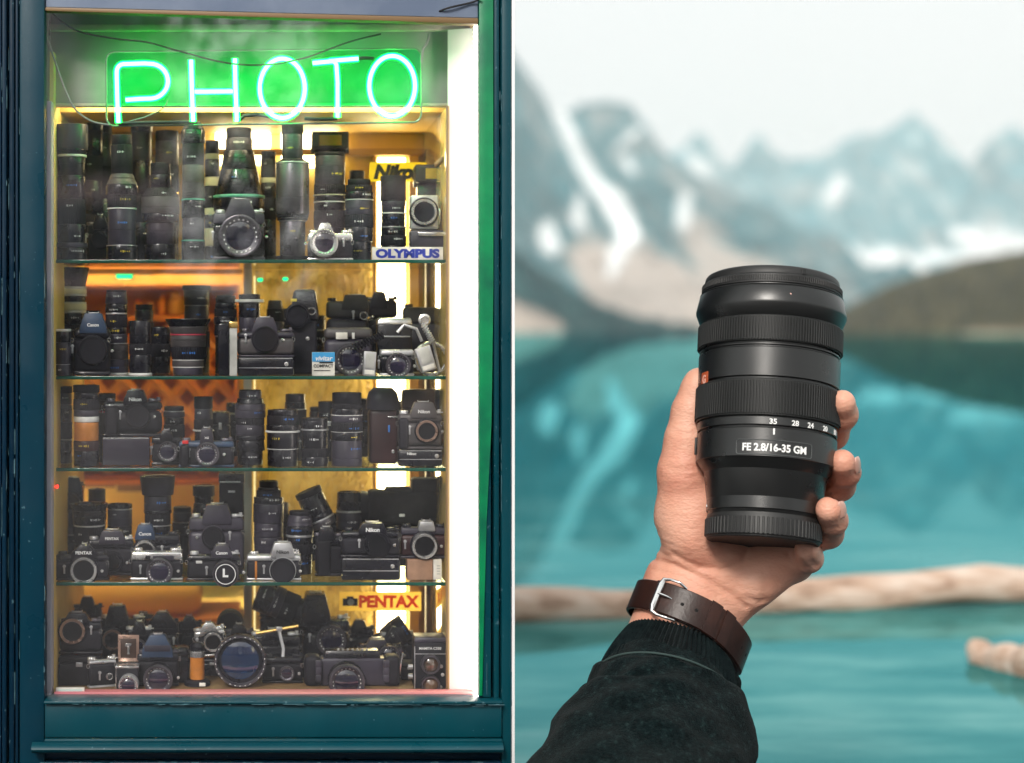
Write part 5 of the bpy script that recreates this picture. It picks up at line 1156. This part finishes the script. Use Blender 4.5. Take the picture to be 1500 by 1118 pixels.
# ---------------------------------------------------------------- level three
lens(80,106,566,5.3,'3','b 40 96|w 2 100|k 30 98|b 30 96|d 20 94|x 12 98','dark lens in the left corner of the third level')
lens(107,146,564,5.2,'3','b 24 94|m 16 96|n 30 92|w 9 96|d 10 96|k 18 98|b 10 94|x 12 100','lens with amber lower barrel and white band at the left of the third level')
lens(143,170,576,5.34,'3','b 50 94|d 40 98|r 3 100|b 20 96|x 12 96','grey barrelled lens with thin red ring beside the large black camera')
camera(150,238,588,5.25,639,'large black camera with empty mount raised on a clear block on the third level', body='black_rubber', prism=(199,36,571,22), mount=(203,609,17,6,'cap','black_paint'), word='Nikon', wpx=18, rnd=7, grip=(165,20))
def block(t, X, Z, k):
    mb = MB(); mb.box((0, 0, Z(639)/2-.001), (68*k, .09, Z(639)-.002), .003); mb.build('block', 'smoke_plastic', t)
    mb = MB(); mb.tube([(-33*k, -.046, Z(639)-.003), (33*k, -.046, Z(639)-.003)], .0012, 6); mb.build('bright_edge', 'chrome', t)
mat('smoke_plastic', (.035,.03,.045), .12, coat=.6)
plain('display_block','smoky plastic display block with bright top edge holding up the large black camera','display block',152,220,639,5.25,'3',block)
lens(239,271,595,5.36,'3','b 50 94|k 30 98|b 16 94|d 12 98|s 2 98|x 10 90','black lens with grey front rim behind the small third level camera')
camera(222,266,640,5.24,'3','small black camera with a white arc round its lens, left of the red marked camera', prism=(244,20,630,12), mount=(246,661,15,12,'lens'), knobs=False)
camera(262,343,646,5.17,'3','black camera with tall narrow finder and red mark on the third level', top='blue_paint', prism=(303,20,627,15), pm='dark_grey', mount=(304,664,17.5,16,'lens'), word='XG', wpx=6, grip=(271,14), extra=lambda t, X, Z, k, T, W: [MB().box((X(272), -T*.55, Z(647)), (9*k, .003, 5*k), .001).build('red_mark', 'red_dot', t)])
lens(284,312,581,5.34,'3','b 60 92|w 3 112|k 20 100|d 20 96|x 24 98','dark lens with thin white collar and blunt cap behind the red marked camera')
def pack(l, r, top, Y, base, label, m='black_paint', name='camera_case', cat='case'):
    def f(t, X, Z, k):
        zt_ = Z(top); w_ = (r-l)*k; mb = MB(); mb.box((0, 0, zt_*.36), (w_, .07, zt_*.72), .006, 3); mb.build('body', m, t)
        mb = MB(); mb.box((0, 0, zt_*.86), (w_*1.02, .074, zt_*.28-.001), .008, 3, taper=(.94, .9)); mb.build('lid', m, t)
        mb = MB(); mb.box((0, -.037, zt_*.7), (w_*.16, .005, zt_*.14), .001); mb.build('clasp', 'dull_silver', t)
    return plain(name, label, cat, l, r, top, Y, base, f, grp='small cases')
pack(309,337,602,5.42,'3','small upright black case between the capped lens and the big ribbed lens')
lens(344,389,571,5.24,'3','b 40 82|b 30 96:90|b 14 96|d 30 94|k 20 92|d 40 100|b 16 90:84|d 20 74|x 4 70','big ribbed black lens with a bluish middle band in the centre of the third level')
lens(390,438,600,5.19,'3','b 36 92|w 1.5 96|b 34 96|w 4 106|b 12 100|k 20 96|b 12 92','wide dark lens with thick white collar right of the big ribbed lens')
lens(416,449,577,5.4,'3','b 80 96|k 30 100|w 2 98|b 14 94|u 18 88','black lens with pale grey cap behind the white collared lens')
lens(440,482,612,5.19,'3','b 22 94|k 20 90|b 42 88|s 3.5 96|b 20 90|h 6 92','squat black lens with one silver ring near its top on the third level')
lens(465,497,588,5.38,'3','b 70 94|w 2 98|s 7 100|b 16 96|x 22 92','short black lens with silver stripes behind the squat one')
lens(483,533,575,5.2,'3','d 60 90|b 20 94|w 1 94|k 22 94|d 16 92|w 1.5 94|b 14 94|k 12 88|x 26 86','stout lens with a line of pale lettering right of centre on the third level')
def ecam(t, X, Z, k):
    mb = MB(); mb.box((0, 0, Z(600)/2), (42*k, .07, Z(600)), .01, 3); mb.build('body', 'maroon_paint', t)
    mb = MB(); mb.lathe([(24*k, Z(600)+.001), (25*k, Z(596)), (24*k, Z(585)), (21*k, Z(575)), (14*k, Z(568)), (0, Z(567))], 36); mb.build('lens_hood', 'dark_grey', t)
    mb = MB(); mb.box((8*k, -.0365, Z(627)), (2.4*k, .003, 10*k), .0005); mb.build('blue_tag', 'blue_dot', t)
    mb = MB(); mb.box((14*k, -.037, Z(610)), (16*k, .004, 2*k), .0008); mb.lathe([(2.6*k, 0), (2.6*k, .004), (0, .005)], 14, at(14*k, -.036, Z(660)) @ FACE); mb.build('lock_button', 'chrome', t)
plain('camera','dark maroon camera stood on end under a rounded hood on the third level','camera',536,585,567,5.3,'3',ecam,grp='cameras in the shop window')
camera(582,648,606,5.19,'3','grey brown camera with brass rimmed mount at the right of the third level', top='warm_grey', body='warm_grey', prism=(620,40,589,26), mount=(624,631,16,6,'copper'), word='Nikon', wpx=17, drive=658, grip=(590,15), rnd=5, extra=lambda t, X, Z, k, T, W: [(lambda mb: (text(mb, 'Nikon', X(602), Z(664), 13*k, -T*.56, bold=.02, ext=.02), mb.build('lettering', 'white_ink', t, smooth=0)))(MB())])
pack(588,640,570,5.46,'3','dark brown flat topped case behind the grey brown camera','brown_leather_case')
lens(636,656,572,5.34,'3','d 80 96|a 40 100|d 30 96|a 20 92','mauve grey lens squeezed against the right wall of the third level')
# ---------------------------------------------------------------- level four
camera(86,122,712,5.5,'4','dark camera with bluish hump high at the back left of the fourth level', pm='blue_paint', prism=(106,30,699,20), mount=(104,735,14,8,'blackring'))
lens(104,157,737,5.34,'4','b 40 80|k 24 84|w 2 86|b 20 88:94|h 10 96:104','squat wide hooded lens at the left of the fourth level')
lens(157,194,738,5.4,'4','b 60 92|k 20 96|d 30 98|s 2 100|b 8 98','plain cylindrical black lens with a grey rim beside the wide hooded lens')
camera(128,196,790,5.27,'4','black camera with dull silver edged hump behind the left front camera of the fourth level', prism=(165,40,776,28), pm='dark_grey', word='PENTAX', wpx=20, mount=(166,822,14,6,'blackring'))
camera(81,160,812,5.18,'4','black camera with pointed hump and wide chrome mount, front left of the fourth level', prism=(124,40,797,12), mount=(124,834,19.5,6,'ring'), word='PENTAX', wpx=24)
lens(206,256,697,5.36,'4','b 24 104|k 16 98:92|b 20 80|b 20 74|s 1.5 80|k 20 76|b 6 82|d 26 80|H 34 92:104','tall lens with flared petal hood left of the white upright on the fourth level')
camera(198,264,783,5.29,'4','black camera with sky blue hump under the petal hooded lens', prism=(213,30,768,20), pm='blue_paint', word='Canon', wpx=18, mount=(213,806,16,8,'ring'), body='black_paint')
camera(192,268,807,5.18,'4','flat chrome topped camera with black round lens on the fourth level', top='chrome', prism=None, mount=(235,834,19.5,20,'lens'), plate=.3, extra=lambda t, X, Z, k, T, W: [MB().box((X(217), -T*.52, Z(815)), (7*k, .003, 5*k), .0008).build('finder_window', 'throat', t), MB().box((X(240), -T*.52, Z(816)), (30*k, .003, 7*k), .0008).build('front_panel', 'dark_grey', t)])
lens(281,316,711,5.46,'4','b 80 96|k 30 100|b 22 96:84|b 14 80|x 22 92','dark lens with waisted cap behind the hump of the lettered camera')
def medium(t, X, Z, k):
    mb = MB(); mb.box((0, 0, Z(706)/2), (36*k, .09, Z(706)), .006, 3); mb.build('body', 'leatherette', t)
    mb = MB(); mb.box((0, 0, (Z(706)+Z(692))/2), (38*k, .092, Z(692)-Z(706)), .004); b0 = mb.build('finder_hood', 'black_paint', t)
    mb = MB(); mb.box((-2*k, -.047, Z(704)), (30*k, .003, 1.6*k), 0); mb.box((0, -.047, Z(718)), (10*k, .003, 3*k), 0); tag(mb.build('trim_line', 'white_ink', b0), kind='stuff')
    front_lens(t, -6*k, Z(760), -.045, 13*k, 14*k, 'lens')
plain('camera','tall boxy black camera with lined hood just left of the white upright','camera',321,358,692,5.4,'4',medium,grp='cameras in the shop window')
camera(276,358,757,5.3,'4','grey blue camera standing behind the lettered camera with the capped lens', top='dark_grey', body='dark_grey', prism=(318,44,738,30), mount=(312,785,16,8,'cap','dark_grey'), rnd=5)
camera(274,352,812,5.18,'4','black camera with an L marked cap on its lens on the fourth level', prism=(325,32,797,18), pm='dark_grey', word='Canon', wpx=17, mount=(331,836,19,26,'lcap'), extra=lambda t, X, Z, k, T, W: [(lambda mb: (text(mb, 'L', X(331), Z(834), 8*k, -T*.5-26*k*1.1, bold=.05, ext=.02), mb.build('lettering', 'white_ink', t, smooth=0)))(MB()), MB().box((X(292), -T*.52, Z(822)), (9*k, .003, 4*k), .0008).build('name_tag', 'white_ring', t)])
lens(371,416,704,5.34,'4','b 40 86|d 34 92:98|d 30 96|d 40 100|b 14 96|k 14 80|b 6 70|x 14 62','large grey blue lens with narrow cap just right of the white upright')
camera(361,441,812,5.18,'4','chrome and black camera with brown stripe and capped mount on the fourth level', top='dull_silver', body='leatherette', prism=(414,36,794,24), word='Nikon', wpx=18, wink='black_ink', mount=(414,834,18.5,6,'cap','dull_silver'), extra=lambda t, X, Z, k, T, W: [MB().box((X(375), -T*.50, Z(834)), (3.2*k, .002, 27*k), .0005).build('brown_stripe', 'amber_grip', t)])
lens(419,459,748,5.3,'4','b 44 90|k 24 94|b 16 92|s 5 100|b 20 100|d 24 98:84|x 10 76','round shouldered dark lens with silver belt right of the chrome camera')
def tilted(l, r, top, bot, Y, spec, label, ang, cx, cy, ln, rad):
    k = Y/F; t = thing('camera_lens', label, 'camera lens', P(cx, cy, Y), (0, ang, 0), 'lenses lying tilted on other goods'); lens_parts(spec, rad*k, ln*k, t); return t
tilted(0,0,0,0,5.36,'u 14 92:100|s 3 100|b 10 98|b 40 96:92|x 12 96','dark lens leaning to the left on top of the round shouldered one',-.42,474,771,58,21)
lens(492,531,720,5.44,'4','d 60 94|k 10 98|d 30 96|w 3 100|b 34 96:90','upright dark lens with white waist ring behind the motor driven camera')
camera(461,503,785,5.25,'4','black camera seen from its grip side left of the motor driven camera', body='black_rubber', prism=(478,26,772,18), grip=(474,20), rnd=8, knobs=True)
camera(499,586,777,5.18,'4','black camera with motor drive and empty mount at the right of the fourth level', prism=(545,42,765,30), mount=(552,796,17.5,5,'blackring'), word='Nikon', wpx=20, drive=815, rnd=4)
def bag(t, X, Z, k):
    mb = MB(); mb.box((0, 0, (Z(768)+Z(719))/2), (116*k, .11, Z(719)-Z(768)), .02, 4); o = mb.build('bag', 'black_cloth', t, smooth=70)
    sb = o.modifiers.new('sub', 'SUBSURF'); sb.levels = sb.render_levels = 2; dm = o.modifiers.new('folds', 'DISPLACE'); tx = bpy.data.textures.new('folds', 'CLOUDS'); tx.noise_scale = .05; dm.texture = tx; dm.strength = .02
    mb = MB(); mb.box((26*k, 0, (Z(722)+Z(700))/2), (40*k, .085, Z(700)-Z(722)), .01, 3); mb.build('flap', 'black_cloth', t)
    mb = MB(); mb.box((-14*k, -.01, Z(718)+.004), (42*k, .05, 8*k), .003, taper=(.8, .8)); mb.build('carry_handle', 'warm_grey', t)
    mb = MB(); mb.lathe([(24*k, 0), (25*k, .01), (25*k, .05), (22*k, .055), (0, .05)], 32, at(-58*k, -.0, Z(744)) @ Matrix.Rotation(-PI/2, 4, 'Y')); mb.build('end_cap', 'black_rubber', t)
    mb = MB(); mb.box((-10*k, -.06, Z(752)), (8*k, .004, 4*k), .001); mb.build('brand_tab', 'white_ring', t)
    mb = MB(); mb.box((0, .0, Z(768)/2), (100*k, .06, Z(768)-.004), .006); mb.build('base', 'black_cloth', t)
plain('camera_bag','long black soft lens bag with top handle at the back right of the fourth level','bag',537,656,700,5.47,'4',bag)
def cbox(t, X, Z, k):
    zt_ = Z(817)
    mb = MB(); mb.box((-6*k, 0, zt_/2), (37*k, .075, zt_-.001), .0012); mb.build('carton', 'brown_card', t)
    mb = MB(); mb.box((19.5*k, -.002, zt_/2), (12*k, .072, zt_-.002), .001); mb.build('end_flap', 'white_card', t)
    mb = MB()
    for j in range(4): mb.box((21*k, -.0385, zt_*(.3+.13*j)), (5*k, .001, 1.4*k), 0)
    tag(mb.build('print_lines', 'pale_strip', t), kind='stuff')
plain('product_box','brown cardboard box with white end at the right front of the fourth level','box',594,645,817,5.2,'4',cbox)
camera(586,656,772,5.2,817,'dark camera with silver hump and pale ringed lens sitting on the brown box', top='dark_grey', body='maroon_paint', prism=(624,25,763,20), pm='dull_silver', mount=(620,798,18.5,14,'ring'))
# ---------------------------------------------------------------- bottom level
pack(87,149,957,5.22,'5','black leather case under the copper ringed camera in the bottom left corner','leatherette')
camera(87,150,910,5.21,957,'black camera with copper coloured mount ring on the leather case in the bottom left corner', prism=(113,40,897,24), word='PENTAX', wpx=18, mount=(107,923,18.5,5,'copper'), rnd=4)
camera(128,170,966,5.17,'5','small black camera turned side on beside the chrome hooded camera', top='dull_silver', yaw=.35, prism=None, plate=.14, knobs=True, mount=(158,990,5,5,'ring'))
def waist(t, X, Z, k):
    zt_ = Z(975)
    mb = MB(); mb.box((0, 0, zt_/2), (33*k, .075, zt_), .003); mb.build('body', 'leatherette', t)
    mb = MB(); mb.box((0, 0, zt_+.002), (34*k, .077, .005), .001); mb.tube([(-16*k, -.039, .002), (-16*k, -.039, zt_)], .0013, 6); mb.build('chrome_edge', 'chrome', t)
    mb = MB(); mb.box((0, .02, (Z(971)+Z(932))/2), (31*k, .003, Z(932)-Z(971)), .001); h = mb.build('finder_hood', 'copper_ring', t)
    mb = MB(); mb.box((0, .0178, (Z(971)+Z(932))/2), (23*k, .0015, (Z(932)-Z(971))*.72), .0005); mb.build('hood_panel', 'brown_leather_case', h)
    mb = MB(); mb.box((0, .016, Z(946)), (9*k, .003, 4*k), .0006); mb.box((0, .016, Z(954)), (3*k, .003, 12*k), .0006); mb.build('hood_catch', 'chrome', h)
    front_lens(t, 3*k, Z(997), -.038, 14*k, 22*k, 'silverlens')
plain('camera','black camera with raised chrome finder hood and silver lens on the bottom level','camera',171,204,932,5.18,'5',waist,grp='cameras in the shop window')
camera(147,212,905,5.44,'5','jumbled dark camera with an amber reflection behind the chrome hooded camera', prism=(172,34,886,22), mount=(166,935,15,8,'copper'), body='black_paint')
camera(212,262,912,5.46,'5','black camera body with pointed hump behind the big silver rimmed camera', prism=(238,44,896,16), body='black_paint', mount=(232,940,14,6,'blackring'))
camera(201,262,956,5.2,'5','big black camera with blue hump and wide silver rimmed lens on the bottom level', prism=(231,46,929,22), pm='blue_paint', mount=(233,990,21.5,24,'lens'), body='black_rubber', word='SUPER', wpx=15, rnd=3, lugs=False, extra=lambda t, X, Z, k, T, W: [MB().box((X(231), -T*.62, Z(948)), (38*k, .002, 9*k), .0006).build('name_plate', 'dark_grey', t)])
pack(250,277,946,5.26,'5','narrow black battery pack with chrome studs between the big camera and the amber handle','black_paint','power_pack','power pack')
def handle(t, X, Z, k):
    mb = MB(); mb.lathe([(19*k, 0), (19*k, 5*k), (16*k, 8*k), (9*k, 9*k)], 36); mb.build('foot', 'black_rubber', t)
    mb = MB(); mb.lathe([(10.5*k, 9*k), (10.5*k, Z(962))], 30); mb.build('grip', 'amber_grip', t)
    mb = MB(); mb.lathe([(11*k, Z(962)), (11.4*k, Z(955)), (11*k, Z(953))], 30); mb.build('collar', 'chrome', t)
    mb = MB(); mb.lathe([(11*k, Z(953)), (11*k, Z(946)), (7*k, Z(941)), (0, Z(940))], 30); mb.build('head', 'black_paint', t)
    mb = MB(); mb.box((8*k, -19*k, 4*k), (9*k, .003, 5*k), .0006); mb.build('label_tab', 'white_card', t)
plain('hammerhead_flash','amber flash handle with chrome collar on a round black foot on the bottom level','flash handle',271,307,940,5.2,'5',handle)
camera(288,334,922,5.34,930+30,'silver camera tilted back on the pile behind the amber handle', top='chrome', prism=(311,28,911,12), mount=(315,939,14,9,'ring'), roll=-.12)
pack(284,340,961,5.36,'5','low black case under the tilted silver camera','black_paint')
def rcase(t, X, Z, k):
    r0 = 19*k; mb = MB(); mb.lathe([(r0*.9, 0), (r0, .01), (r0, .06), (r0*.92, .07), (0, .072)], 36, at(0, .02, r0) @ FACE); mb.build('case', 'black_cloth', t)
    mb = MB(); mb.tube([(r0*1.0*math.cos(a), -.02, r0+r0*math.sin(a)) for a in np.linspace(0, 2*PI, 40, endpoint=False)], .002, 6, True); mb.build('zip', 'dark_grey', t)
plain('lens_case','round black zipped lens case high behind the big blue glass lens','case',318,357,892,5.5,930,rcase)
pack(322,362,930.5,5.5,'5','plain dark case under the round zipped one','black_cloth')
def bigl(t, X, Z, k):
    r0 = 38*k; M = at(0, 0, r0*1.02) @ FACE
    mb = MB(); mb.lathe([(r0*.75, -.07), (r0*.8, -.02), (r0*.97, .0), (r0*.99, .03), (r0*.99, .034)], 56, M); mb.build('barrel', 'black_paint', t)
    mb = MB(); mb.lathe([(r0, .033), (r0, .046), (r0*.97, .05), (r0*.90, .05), (r0*.87, .044), (r0*.86, .03)], 72, M, close=False); mb.build('front_rim', 'gunmetal', t)
    mb = MB(); mb.lathe([(r0*.87, .03), (r0*.6, .037), (r0*.3, .041), (0, .042)], 56, M); g = mb.build('front_element', 'blue_filter', t)
    mb = MB()
    for j in range(30):
        if j % 6: mb.add([(-.002, r0*.925, .0505), (.002, r0*.925, .0505), (.002, r0*.955, .0505), (-.002, r0*.955, .0505)], [(0, 1, 2, 3)], M @ Matrix.Rotation(2*PI*j/30, 4, 'Z'))
    tag(mb.build('ring_marks', 'white_ink', t, smooth=0), kind='stuff')
plain('camera_lens','huge lens lying face out with blue glass in a pale rim on the bottom level','camera lens',314,390,940,5.2,'5',bigl)
camera(364,440,930,5.36,'5','dark camera lying under the chrome tripod bar on the bottom level', prism=(398,30,921,18), mount=(405,968,14,8,'blackring'), body='black_paint')
def bar(t, X, Z, k):
    mb = MB(); mb.tube([(-31*k, 0, Z(928)), (31*k, 0, Z(917))], 2.4*k, 10); mb.build('bar', 'gold_ring', t)
    mb = MB(); mb.box((3*k, 0, Z(921)), (9*k, .016, 6*k), .002); mb.tube([(3*k, 0, Z(924)), (9*k, -.01, Z(950)), (8*k, -.02, Z(964))], 2.6*k, 8); mb.build('clamp', 'dull_silver', t)
plain('tripod_bar','slanting brass and chrome tripod bar lying over dark cameras on the bottom level','tripod bar',375,437,915,5.26,964,bar)
tilted(0,0,0,0,5.5,'b 40 80|k 30 90|d 20 96|b 30 100','long dark lens lying slanted at the back of the bottom level beside the upright',-1.18,462,905,92,24)
camera(442,512,905,5.46,'5','bulky dark camera with round lens behind the tripod bar on the bottom level', prism=(462,44,868,28), mount=(484,932,22,16,'lens'), body='black_paint', rnd=6, thick=46)
sign(497,617,867,895,5.62,'yellow sign with red capitals and a small camera picture at the bottom right','gold_card','PENTAX','red_ink',.74,0,hfrac=.66,bold=.05,off=13,ext=lambda t, X, Z, k: (lambda mb: (mb.box((X(513), -.003, Z(882)), (22*k, .0015, 11*k), .0005), mb.box((X(513), -.003, Z(875.5)), (10*k, .0015, 4*k), .0005), mb.build('camera_picture', 'dark_grey', t)) and (MB().lathe([(5*k, 0), (5*k, .002), (3*k, .0024), (0, .001)], 20, at(X(514), -.0035, Z(882)) @ FACE).build('camera_picture', 'pale_strip', t)))(MB()))
def wide(t, X, Z, k):
    T = .06
    mb = MB(); mb.box((0, 0, Z(962)/2), (96*k, T, Z(962)), .006, 3); mb.build('body', 'dark_grey', t)
    mb = MB(); mb.box((-2*k, 0, (Z(962)+Z(951))/2), (84*k, T*.9, Z(951)-Z(962)), .004, 2, taper=(.92, .9)); tp = mb.build('top_plate', 'black_paint', t)
    for sx in (-60, 56):
        mb = MB(); mb.box((sx*k, -.006, Z(958)/2), (24*k, T*1.15, Z(958)), .014, 3); g = mb.build('grip', 'black_rubber', t)
        mb = MB()
        for j in range(3): mb.box((sx*k+(9 if sx < 0 else -9)*k, -.042, Z(958)*(.28+.24*j)), (9*k, .01, 11*k), .003)
        tag(mb.build('finger_rib', 'dark_grey', g), kind='stuff')
    mb = MB()
    for j in range(7): mb.lathe([(1.6*k, 0), (1.6*k, 2.4*k), (0, 2.8*k)], 10, at((-22+j*7)*k, -T*.3, Z(951)))
    tag(mb.build('control_studs', 'dull_silver', tp), kind='stuff')
    front_lens(t, -11*k, Z(991), -T*.5, 26*k, 34*k, 'lens')
    mb = MB(); mb.tube([(66*k, -.02, 4*k), (69*k, -.03, Z(970)), (72*k, -.03, Z(953))], 1.6*k, 6); mb.build('side_rail', 'chrome', t)
plain('camera','wide grey double handled camera with large dark lens at the bottom right','camera',442,592,951,5.21,'5',wide,grp='cameras in the shop window')
camera(522,590,948,5.38,'5','dark camera with blue coated lens behind the double handled camera', top='dark_grey', prism=(552,34,935,22), mount=(568,957,16,22,'lens'), body='black_paint')
tilted(0,0,0,0,5.5,'b 30 70|k 20 76|d 30 84:100|d 26 100','brownish lens with flared end pointing up to the right under the red lettered sign',1.0,536,958,72,22)
def tlr(t, X, Z, k):
    T = .085; zt_ = Z(938)
    mb = MB(); mb.box((0, 0, zt_/2), (48*k, T, zt_), .003, 2); mb.build('body', 'leatherette', t)
    mb = MB(); mb.box((0, 0, (zt_+Z(930))/2), (49*k, T*1.02, Z(930)-zt_), .004, 2, taper=(.94, .94)); h = mb.build('finder_hood', 'dark_grey', t)
    mb = MB()
    for sx in (-23.4, 22.6): mb.box((sx*k, -T*.5-.001, zt_*.46), (1.2*k, .003, zt_*.92), 0)
    mb.box((0, -T*.5-.001, Z(954)), (45*k, .003, 1.2*k), 0); tag(mb.build('trim_line', 'dull_silver', t), kind='stuff')
    mb = MB(); text(mb, 'MAMIYA C330', -1*k, Z(946), 32*k, -T*.5-.001, bold=.02, ext=.02); mb.build('lettering', 'white_ink', t, smooth=0)
    for zz in (968, 998):
        M = at(-1*k, -T*.5, Z(zz)) @ FACE; r0 = 14*k
        mb = MB(); mb.lathe([(r0, 0), (r0, .02), (r0*.96, .024), (r0*.8, .024), (r0*.76, .014)], 40, M, close=False); b0 = mb.build('lens', 'gunmetal', t)
        mb = MB(); mb.lathe([(r0*.78, .012), (r0*.5, .017), (0, .02)], 32, M); mb.build('front_element', 'amber_lens', b0)
    for zz in (976, 990):
        mb = MB(); mb.lathe([(4*k, 0), (4*k, .012), (3*k, .013), (0, .013)], 20, at(-25*k, -.01, Z(zz)) @ Matrix.Rotation(-PI/2, 4, 'Y')); mb.build('side_knob', 'dull_silver', t)
    for (sx, zz) in ((15, 972), (17, 984), (14, 1002)):
        mb = MB(); mb.lathe([(2.6*k, 0), (2.6*k, .005), (0, .006)], 14, at(sx*k, -T*.5, Z(zz)) @ FACE); mb.build('lever_stud', 'dull_silver', t)
plain('camera','upright camera with two lenses one above the other in the bottom right corner','camera',604,654,930,5.19,'5',tlr,grp='cameras in the shop window')
pack(586,608,968,5.3,'5','small dark pouch between the double handled camera and the two lensed one','black_cloth')
def ptag(t, X, Z, k):
    mb = MB(); mb.box((0, 0, 6*k), (42*k, .012, 12*k), .002, 2); mb.build('card', 'white_card', t); mb = MB(); mb.box((0, -.0065, 6*k), (36*k, .001, 8*k), .0004); mb.build('face', mat('pale_green', (.55,.72,.68), .25, coat=.5), t)
plain('price_tag','small pale blank tag on the ledge at the bottom left corner of the window','tag',82,124,1007,5.062,1019,ptag)

# ---------------------------------------------------------------- goods at the back, seen through the gaps
for a in ((136,166,176,5.6,'1','b 60 92|k 30 98|d 30 92|x 12 86','dark lens with plain cap deep behind the second lens of the top level'),
    (168,192,226,5.6,'1','b 60 92|k 20 98|c 4 98|d 30 94|x 12 90','dark lens with a pale band deep behind the stepped lens of the top level'),
    (340,372,262,5.62,'1','b 50 94|o 3 98|k 30 98|b 30 92','gold ringed lens deep behind the great conical lens'),
    (510,536,250,5.62,'1','b 60 92|k 24 98|b 20 92|x 14 84','plain black lens at the back between the flash head and the yellow sign'),
    (84,118,424,5.6,'2','b 60 92|k 30 98|b 30 94','dull dark lens at the back of the second level left corner'),
    (196,226,446,5.6,'2','b 60 92|s 2 98|k 24 96|b 20 90|x 10 84','black lens with silver line at the back before the orange cabinet'),
    (408,436,452,5.6,'2','b 60 94|k 20 98|d 30 96','dark lens at the back beside the camera stood on end'),
    (448,478,462,5.58,'2','b 60 94|k 26 98|s 2 100|b 20 92|x 10 88','dark lens at the back before the crumpled plastic on the second level'),
    (166,196,590,5.56,'3','b 60 92|k 24 98|d 30 92|x 10 88','dark lens at the back behind the large black camera'),
    (330,356,590,5.58,'3','b 60 92|k 24 98|c 4 98|b 20 90','cream ringed lens at the back left of the big ribbed lens'),
    (452,476,596,5.58,'3','b 60 92|k 24 98|b 20 90|x 10 84','small dark lens at the back between the white collared and squat lenses'),
    (514,544,584,5.56,'3','b 60 92|k 24 98|d 20 92|x 12 88','dark lens at the back beside the maroon camera'),
    (128,156,716,5.6,'4','b 60 92|k 24 98|r 3 98|d 20 90','red ringed dark lens at the back left of the fourth level'),
    (252,282,742,5.56,'4','b 60 92|k 24 98|s 2 98|d 20 92|x 12 88','dark lens at the back between the petal hood and the waisted cap'),
    (396,424,736,5.58,'4','b 60 92|k 24 98|d 20 92','dark lens at the back beside the large grey blue lens'),
    (448,480,742,5.6,'4','b 60 92|k 24 98|w 3 98|d 20 92|x 12 88','white ringed dark lens at the back under the leaning lens')):
    lens(*a)
camera(204,246,900,5.58,'5','dark flat topped camera at the back under the rolled yellow cloth', body='black_paint', prism=None)
camera(258,296,914,5.52,'5','small dark camera at the back left of the tilted silver camera', body='black_paint', prism=(277,24,902,12))
camera(380,432,884,5.6,'5','dark camera at the far back of the bottom level beside the white upright', body='black_paint', prism=(406,34,868,20))
camera(508,548,922,5.56,'5','dark camera at the back just under the left end of the red lettered sign', body='black_paint', prism=(526,26,908,14))

for a in ((292,318,742,5.57,'4','b 60 92|k 24 98|s 2 98|d 20 92','dark lens at the back right behind the waisted cap on the fourth level'),
    (480,502,752,5.58,'4','b 60 92|k 24 98|d 20 92|x 10 86','narrow dark lens at the back left of the white waisted lens'),
    (96,122,772,5.5,'4','b 60 92|k 24 98|w 2 98|d 20 92','dark lens half hidden above the pointed hump camera on the fourth level'),
    (576,604,588,5.58,'3','b 60 92|k 24 98|d 20 92|x 10 88','dark lens at the back between the maroon camera and the grey brown one'),
    (424,452,914,5.56,'5','b 60 92|k 24 98|d 20 92|x 10 88','dark lens upright at the back behind the tripod bar')):
    lens(*a)
camera(108,150,890,5.6,'5','dark camera at the far back above the copper ringed one', body='black_paint', prism=(128,26,874,14))
camera(186,222,922,5.36,'5','small dark camera behind the raised chrome finder hood', body='black_paint', prism=(204,22,910,12), mount=(204,944,9,6,'lens'))
camera(330,372,926,5.42,'5','dark camera behind the top edge of the huge blue lens', body='black_paint', prism=(350,26,914,14))
camera(556,606,930,5.48,'5','dark camera behind the flared brownish lens at the bottom right', body='black_paint', prism=(580,28,916,14))
tilted(0,0,0,0,5.34,'b 30 80|k 20 90|d 30 96|b 16 100','small dark lens lying on its side before the tripod bar cameras',1.35,402,990,44,16)
camera(384,444,962,5.24,'5','dark folded camera lying low between the huge blue lens and the double handled camera', body='black_rubber', prism=None, top='black_paint', mount=(420,984,11,8,'lens'))
